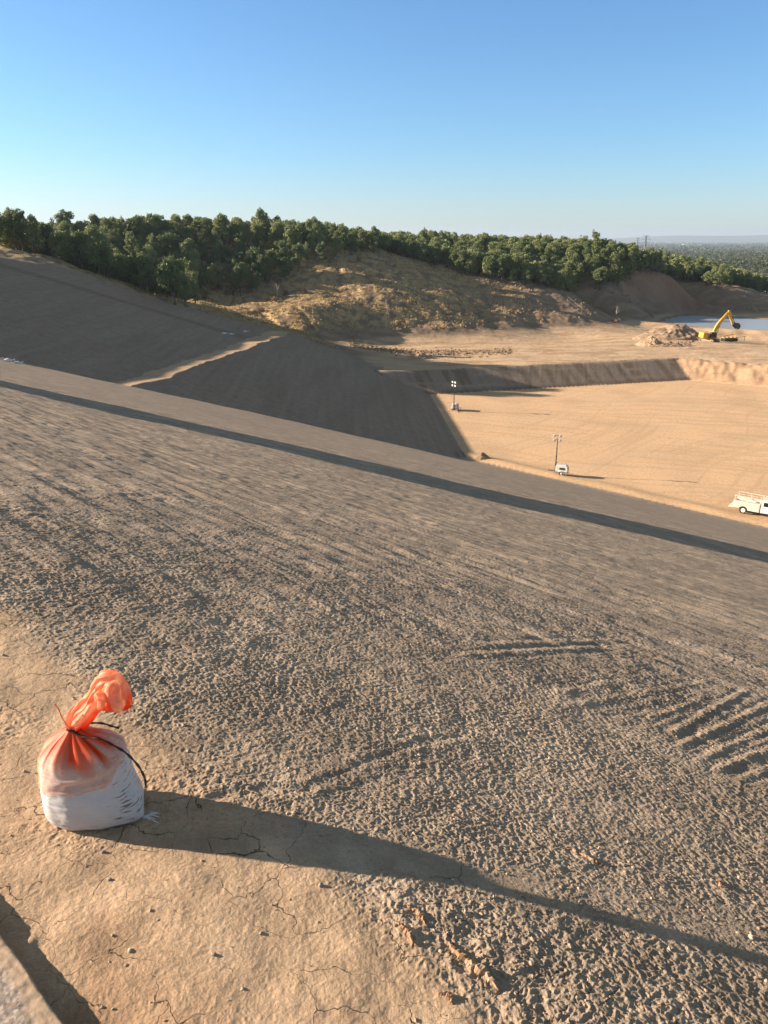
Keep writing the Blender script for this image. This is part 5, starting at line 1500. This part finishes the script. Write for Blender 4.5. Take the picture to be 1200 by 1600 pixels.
# how much of each tree the nearer ones cover: simple column test
order = idx[np.argsort(dist[idx])]
hor = np.full(200, 2000.0); score = {}
for k in order:
    c0 = int(np.clip((ppx[k]+40)/6.5, 0, 199)); half = int(max(1, 2.6/dist[k]*F0/6.5))
    seg = slice(max(c0-half, 0), c0+half+1)
    showing = np.clip(np.minimum(hor[seg].mean(), ppy[k])-topy[k], 0, None)
    score[k] = showing*half
    hor[seg] = np.minimum(hor[seg], topy[k]+4)
ranked = sorted(score, key=lambda k: -score[k])
indiv = ranked[:300]
indset = set(indiv)
print('tree spots', len(cx), 'in view', len(idx), 'individual', len(indiv))
def zone_label(px, py, kd, sc):
    shape = {'oak': 'broad green oak', 'low': 'low spreading green oak', 'tall': 'slender pale green tree'}[kd]
    if px < 110: w = 'in the wood above the shaded slope at far left'
    elif px < 240: w = 'in the dense wood behind the shaded slope'
    elif px < 330: w = 'where the shaded slope meets the dry grass'
    elif px < 420: w = 'on the left side of the dry grass hill'
    elif px < 560: w = 'along the top left of the grass hill'
    elif px < 700: w = 'in the dark wood just right of the hill crest'
    elif px < 860: w = 'behind the bare right flank of the hill'
    elif px < 980: w = 'above the shaded hollow right of the hill'
    elif px < 1090: w = 'in the wood on the ridge left of the pond'
    else: w = 'in the low end of the wood behind the pond'
    row = 'front row, ' if py == 'f' else ('skyline, ' if py == 's' else '')
    return (row+shape+' '+w), 'trees '+w
# foremost trees get the word front row; the highest ones skyline
colmin = {}; colmax = {}
for k in indiv:
    c = int(ppx[k]//28)
    if c not in colmax or ppy[k] > ppy[colmax[c]]: colmax[c] = k
    if c not in colmin or topy[k] < topy[colmin[c]]: colmin[c] = k
fr = set(colmax.values()); skyl = set(colmin.values())-fr
rt = random.Random(9)
for k in indiv:
    i = rt.randrange(len(PROTO)); sc = rt.uniform(.62, 1.12)*.88
    if ppx[k] > 560: sc *= .95
    if ppx[k] < 290: sc *= 1.12
    flag = 'f' if k in fr else ('s' if k in skyl else '')
    lb, grp = zone_label(ppx[k], flag, PROTO[i][2], sc)
    add_tree(cx[k], cyy[k], cz[k]-.1, i, sc, rt.uniform(0, 6.28), lb, grp)
# the rest of the wood as one mass, a tuft of leaf clumps for every tree
def tuft_mass(name, xs, ys, zs, hs, per, leaf, seed, mat, label):
    rs_ = np.random.RandomState(seed); Vs = []; Ts = []
    protos = []
    for q in range(6):
        nb = 7; bl = []
        for i in range(nb):
            a = rs_.rand()*6.28; r = .22*rs_.rand()**.5; h = .30+.58*i/(nb-1); br = .15+.07*rs_.rand()
            bl.append((r*math.cos(a), r*math.sin(a), h, br, br, br*.8))
        V, T = crown_arrays(rs_, np.array(bl), per, leaf); protos.append((V, T))
    for x, y, z, h in zip(xs, ys, zs, hs):
        V, T = protos[rs_.randint(6)]; a = rs_.rand()*6.28; c, s = math.cos(a), math.sin(a); w = h*rs_.uniform(.85, 1.15)
        Vs.append(np.stack([(V[:, 0]*c-V[:, 1]*s)*w+x, (V[:, 0]*s+V[:, 1]*c)*w+y, V[:, 2]*h+z], 1)); Ts.append(T*.6+.4*rs_.rand())
    me = leaf_mesh(name, np.concatenate(Vs), np.concatenate(Ts))
    o = link_mesh(name, me, mat); tag(o, label, 'wood', kind='stuff'); return o
rest = [k for k in range(len(cx)) if k not in indset and (not inview[k] or vis[k] or True) and -160 < ppx[k] < 1400]
rest = np.array(rest)
rr2 = np.random.RandomState(4)
tuft_mass('woodland', cx[rest], cyy[rest], cz[rest], rr2.uniform(6.0, 8.6, len(rest)), 11000, .034, 21, M_LEAF, 'mass of green oaks filling the wood on the hills behind the individual trees')
# far forest on the plain
n = 9000
fr_ = np.random.RandomState(12)
u = fr_.rand(n)
yy = 560*np.exp(u*math.log(2600/560.)); xx = yy*fr_.uniform(-.12, .62, n)
zz = np.full(n, -46.0)+6*pn(xx/300, yy/300, 310)
near_ = yy < 640; zz[near_] = H_arr(xx[near_], yy[near_])
tuft_mass('far_forest', xx, yy, zz-1, fr_.uniform(9, 15, n)*np.where(yy > 1200, 1.25, 1), 900, .085, 22, M_LEAFF, 'hazy far off forest covering the plain at right')
n = 5000
yy = 2600*np.exp(fr_.rand(n)*math.log(14000/2600.)); xx = yy*fr_.uniform(-.05, .62, n)
tuft_mass('distant_forest', xx, yy, np.full(n, -50.0), fr_.uniform(14, 24, n)*(yy/3500)**.35, 120, .20, 23, M_LEAFF, 'blue dark band of forest below the horizon')

# a few dead or pale trees and shrubs on the hill
def snag(px, py, Y, Hs, lab, seed):
    p = at_y(px, py, Y); z = gz(p[0], p[1]); r0 = random.Random(seed)
    root = empty('dead_tree', (p[0], p[1], z)); tag(root, lab, 'dead tree')
    mb = MB(); mb.tube([(0, 0, -.3), (.1, 0, Hs*.4), (0, .1, Hs*.8), (.1, 0, Hs)], [.16, .12, .06, .02], 7); mb.build('trunk', M_SNAG, root, True)
    for k in range(9):
        mb = MB(); h = Hs*(.3+.6*k/9); a = r0.uniform(0, 6.28); l = Hs*.35*(1-.5*k/9)
        e = Vector((l*math.cos(a), l*math.sin(a), h+l*.7)); mb.tube([(0, 0, h), e*.55+Vector((0, 0, h*.45)), e], [.05, .035, .012], 5)
        mb.tube([e*.55+Vector((0, 0, h*.45)), e*.6+Vector((r0.uniform(-.8, .8), r0.uniform(-.8, .8), h*.45+.8))], [.03, .01], 5)
        mb.build('branch', M_SNAG, root)
snag(432, 440, 268, 5.0, 'bare dead tree with brown twigs among the oaks on the hill', 3)
snag(965, 470, 300, 4.5, 'thin bare tree on the shaded slope right of the hill', 4)
snag(272, 400, 225, 5.5, 'bare grey tree among the oaks at the left', 5)
def shrub(px, py, Y, sz, lab, seed, mat=M_DRY):
    p = at_y(px, py, Y); z = gz(p[0], p[1]); rs_ = np.random.RandomState(seed)
    bl = np.array([(rs_.randn()*.35*sz, rs_.randn()*.35*sz, sz*(.35+.4*rs_.rand()), sz*.42, sz*.42, sz*.36) for _ in range(6)])
    V, T = crown_arrays(rs_, bl, 160, .14); me = leaf_mesh('shrub', V, T)
    root = empty('shrub', (p[0], p[1], z)); tag(root, lab, 'shrub', 'shrubs on the dry hill')
    link_mesh('foliage', me, mat, root)
    mb = MB()
    for k in range(6): mb.tube([(0, 0, -.1), (bl[k][0]*.6, bl[k][1]*.6, bl[k][2]*.6), tuple(bl[k][:3])], [.05, .03, .01], 5)
    mb.build('stem', M_BARK, root)
shrub(430, 445, 262, 1.9, 'brown leafless looking shrub under the oaks on the hill', 1)
shrub(445, 424, 272, 1.8, 'reddish dry shrub upper left of the grass hill', 2)
shrub(405, 470, 250, 1.4, 'low grey shrub at the foot of the hill oaks', 3)
shrub(475, 455, 270, 1.5, 'dry grey shrub in the grass left of the hill centre', 4)
shrub(700, 500, 268, 1.2, 'pale dry shrub on the lower right of the grass', 5)
shrub(560, 415, 300, 1.4, 'brown shrub high on the hill crest', 6)
shrub(615, 425, 300, 1.1, 'dark low shrub right of the hill crest', 7, M_LEAF)
shrub(965, 487, 290, 1.5, 'pale bare shrub in the shaded hollow', 8)

# dry grass tufts on the hill: uncountable
n = 30000
rg = np.random.RandomState(8)
gx2 = rg.uniform(-75, 85, n); gy2 = rg.uniform(205, 335, n)
gz2 = H_arr(gx2, gy2); px2, py2 = proj(gx2, gy2, gz2)
dens = sstep(-.25, .35, pn(gx2/3.5, gy2/3.5, 104)*-1+.5*pn(gx2/8, gy2/8, 333)+.15)
okg = (gz2 > -25.2) & (gy2 > np.interp(gx2, rimx, rimy)+5) & (rg.rand(n) < dens*.9+.05) & (rg.rand(n) < 1-.9*sstep(40, 66, gx2))
gx2, gy2, gz2 = gx2[okg], gy2[okg], gz2[okg]; n = len(gx2)
nbld = 7
bx = np.repeat(gx2, nbld)+rg.randn(n*nbld)*.16; by = np.repeat(gy2, nbld)+rg.randn(n*nbld)*.16; bz = np.repeat(gz2, nbld)
hh = np.repeat(rg.uniform(.18, .55, n), nbld)*rg.uniform(.6, 1.1, n*nbld); wv = .07+.05*rg.rand(n*nbld)
a = rg.rand(n*nbld)*6.28; lx, ly = rg.randn(n*nbld)*.22*hh, rg.randn(n*nbld)*.22*hh
P0 = np.stack([bx-wv*np.cos(a), by-wv*np.sin(a), bz-.08], 1); P1 = np.stack([bx+wv*np.cos(a), by+wv*np.sin(a), bz-.08], 1)
P2 = np.stack([bx+lx+wv*.5*np.cos(a), by+ly+wv*.5*np.sin(a), bz+hh], 1); P3 = np.stack([bx+lx-wv*.5*np.cos(a), by+ly-wv*.5*np.sin(a), bz+hh*.95], 1)
me = leaf_mesh('dry_grass', np.stack([P0, P1, P2, P3], 1).reshape(-1, 3), np.repeat(rg.rand(n*nbld), 4))
m = leaf_material('dry_grass_blades', (.44, .31, .15), (.64, .48, .26))
tag(link_mesh('dry_grass', me, m), 'golden dry grass tufts covering the hill below the trees', 'grass', kind='stuff')

# ------------------------------------------------------------------ air
m = bpy.data.materials.new('haze_air'); m.use_nodes = True; nt = m.node_tree; nt.nodes.clear()
out = nt.nodes.new('ShaderNodeOutputMaterial'); pv = nt.nodes.new('ShaderNodeVolumePrincipled')
pv.inputs['Color'].default_value = (.66, .80, .98, 1); pv.inputs['Density'].default_value = HAZE; pv.inputs['Anisotropy'].default_value = .2
nt.links.new(pv.outputs[0], out.inputs['Volume'])
mb = MB(); mb.box((2000, 7000, 67.5), (44000, 26000, 245))
o = mb.build('haze', m, None); tag(o, 'thin blue air haze over the whole landscape', 'haze', kind='stuff')
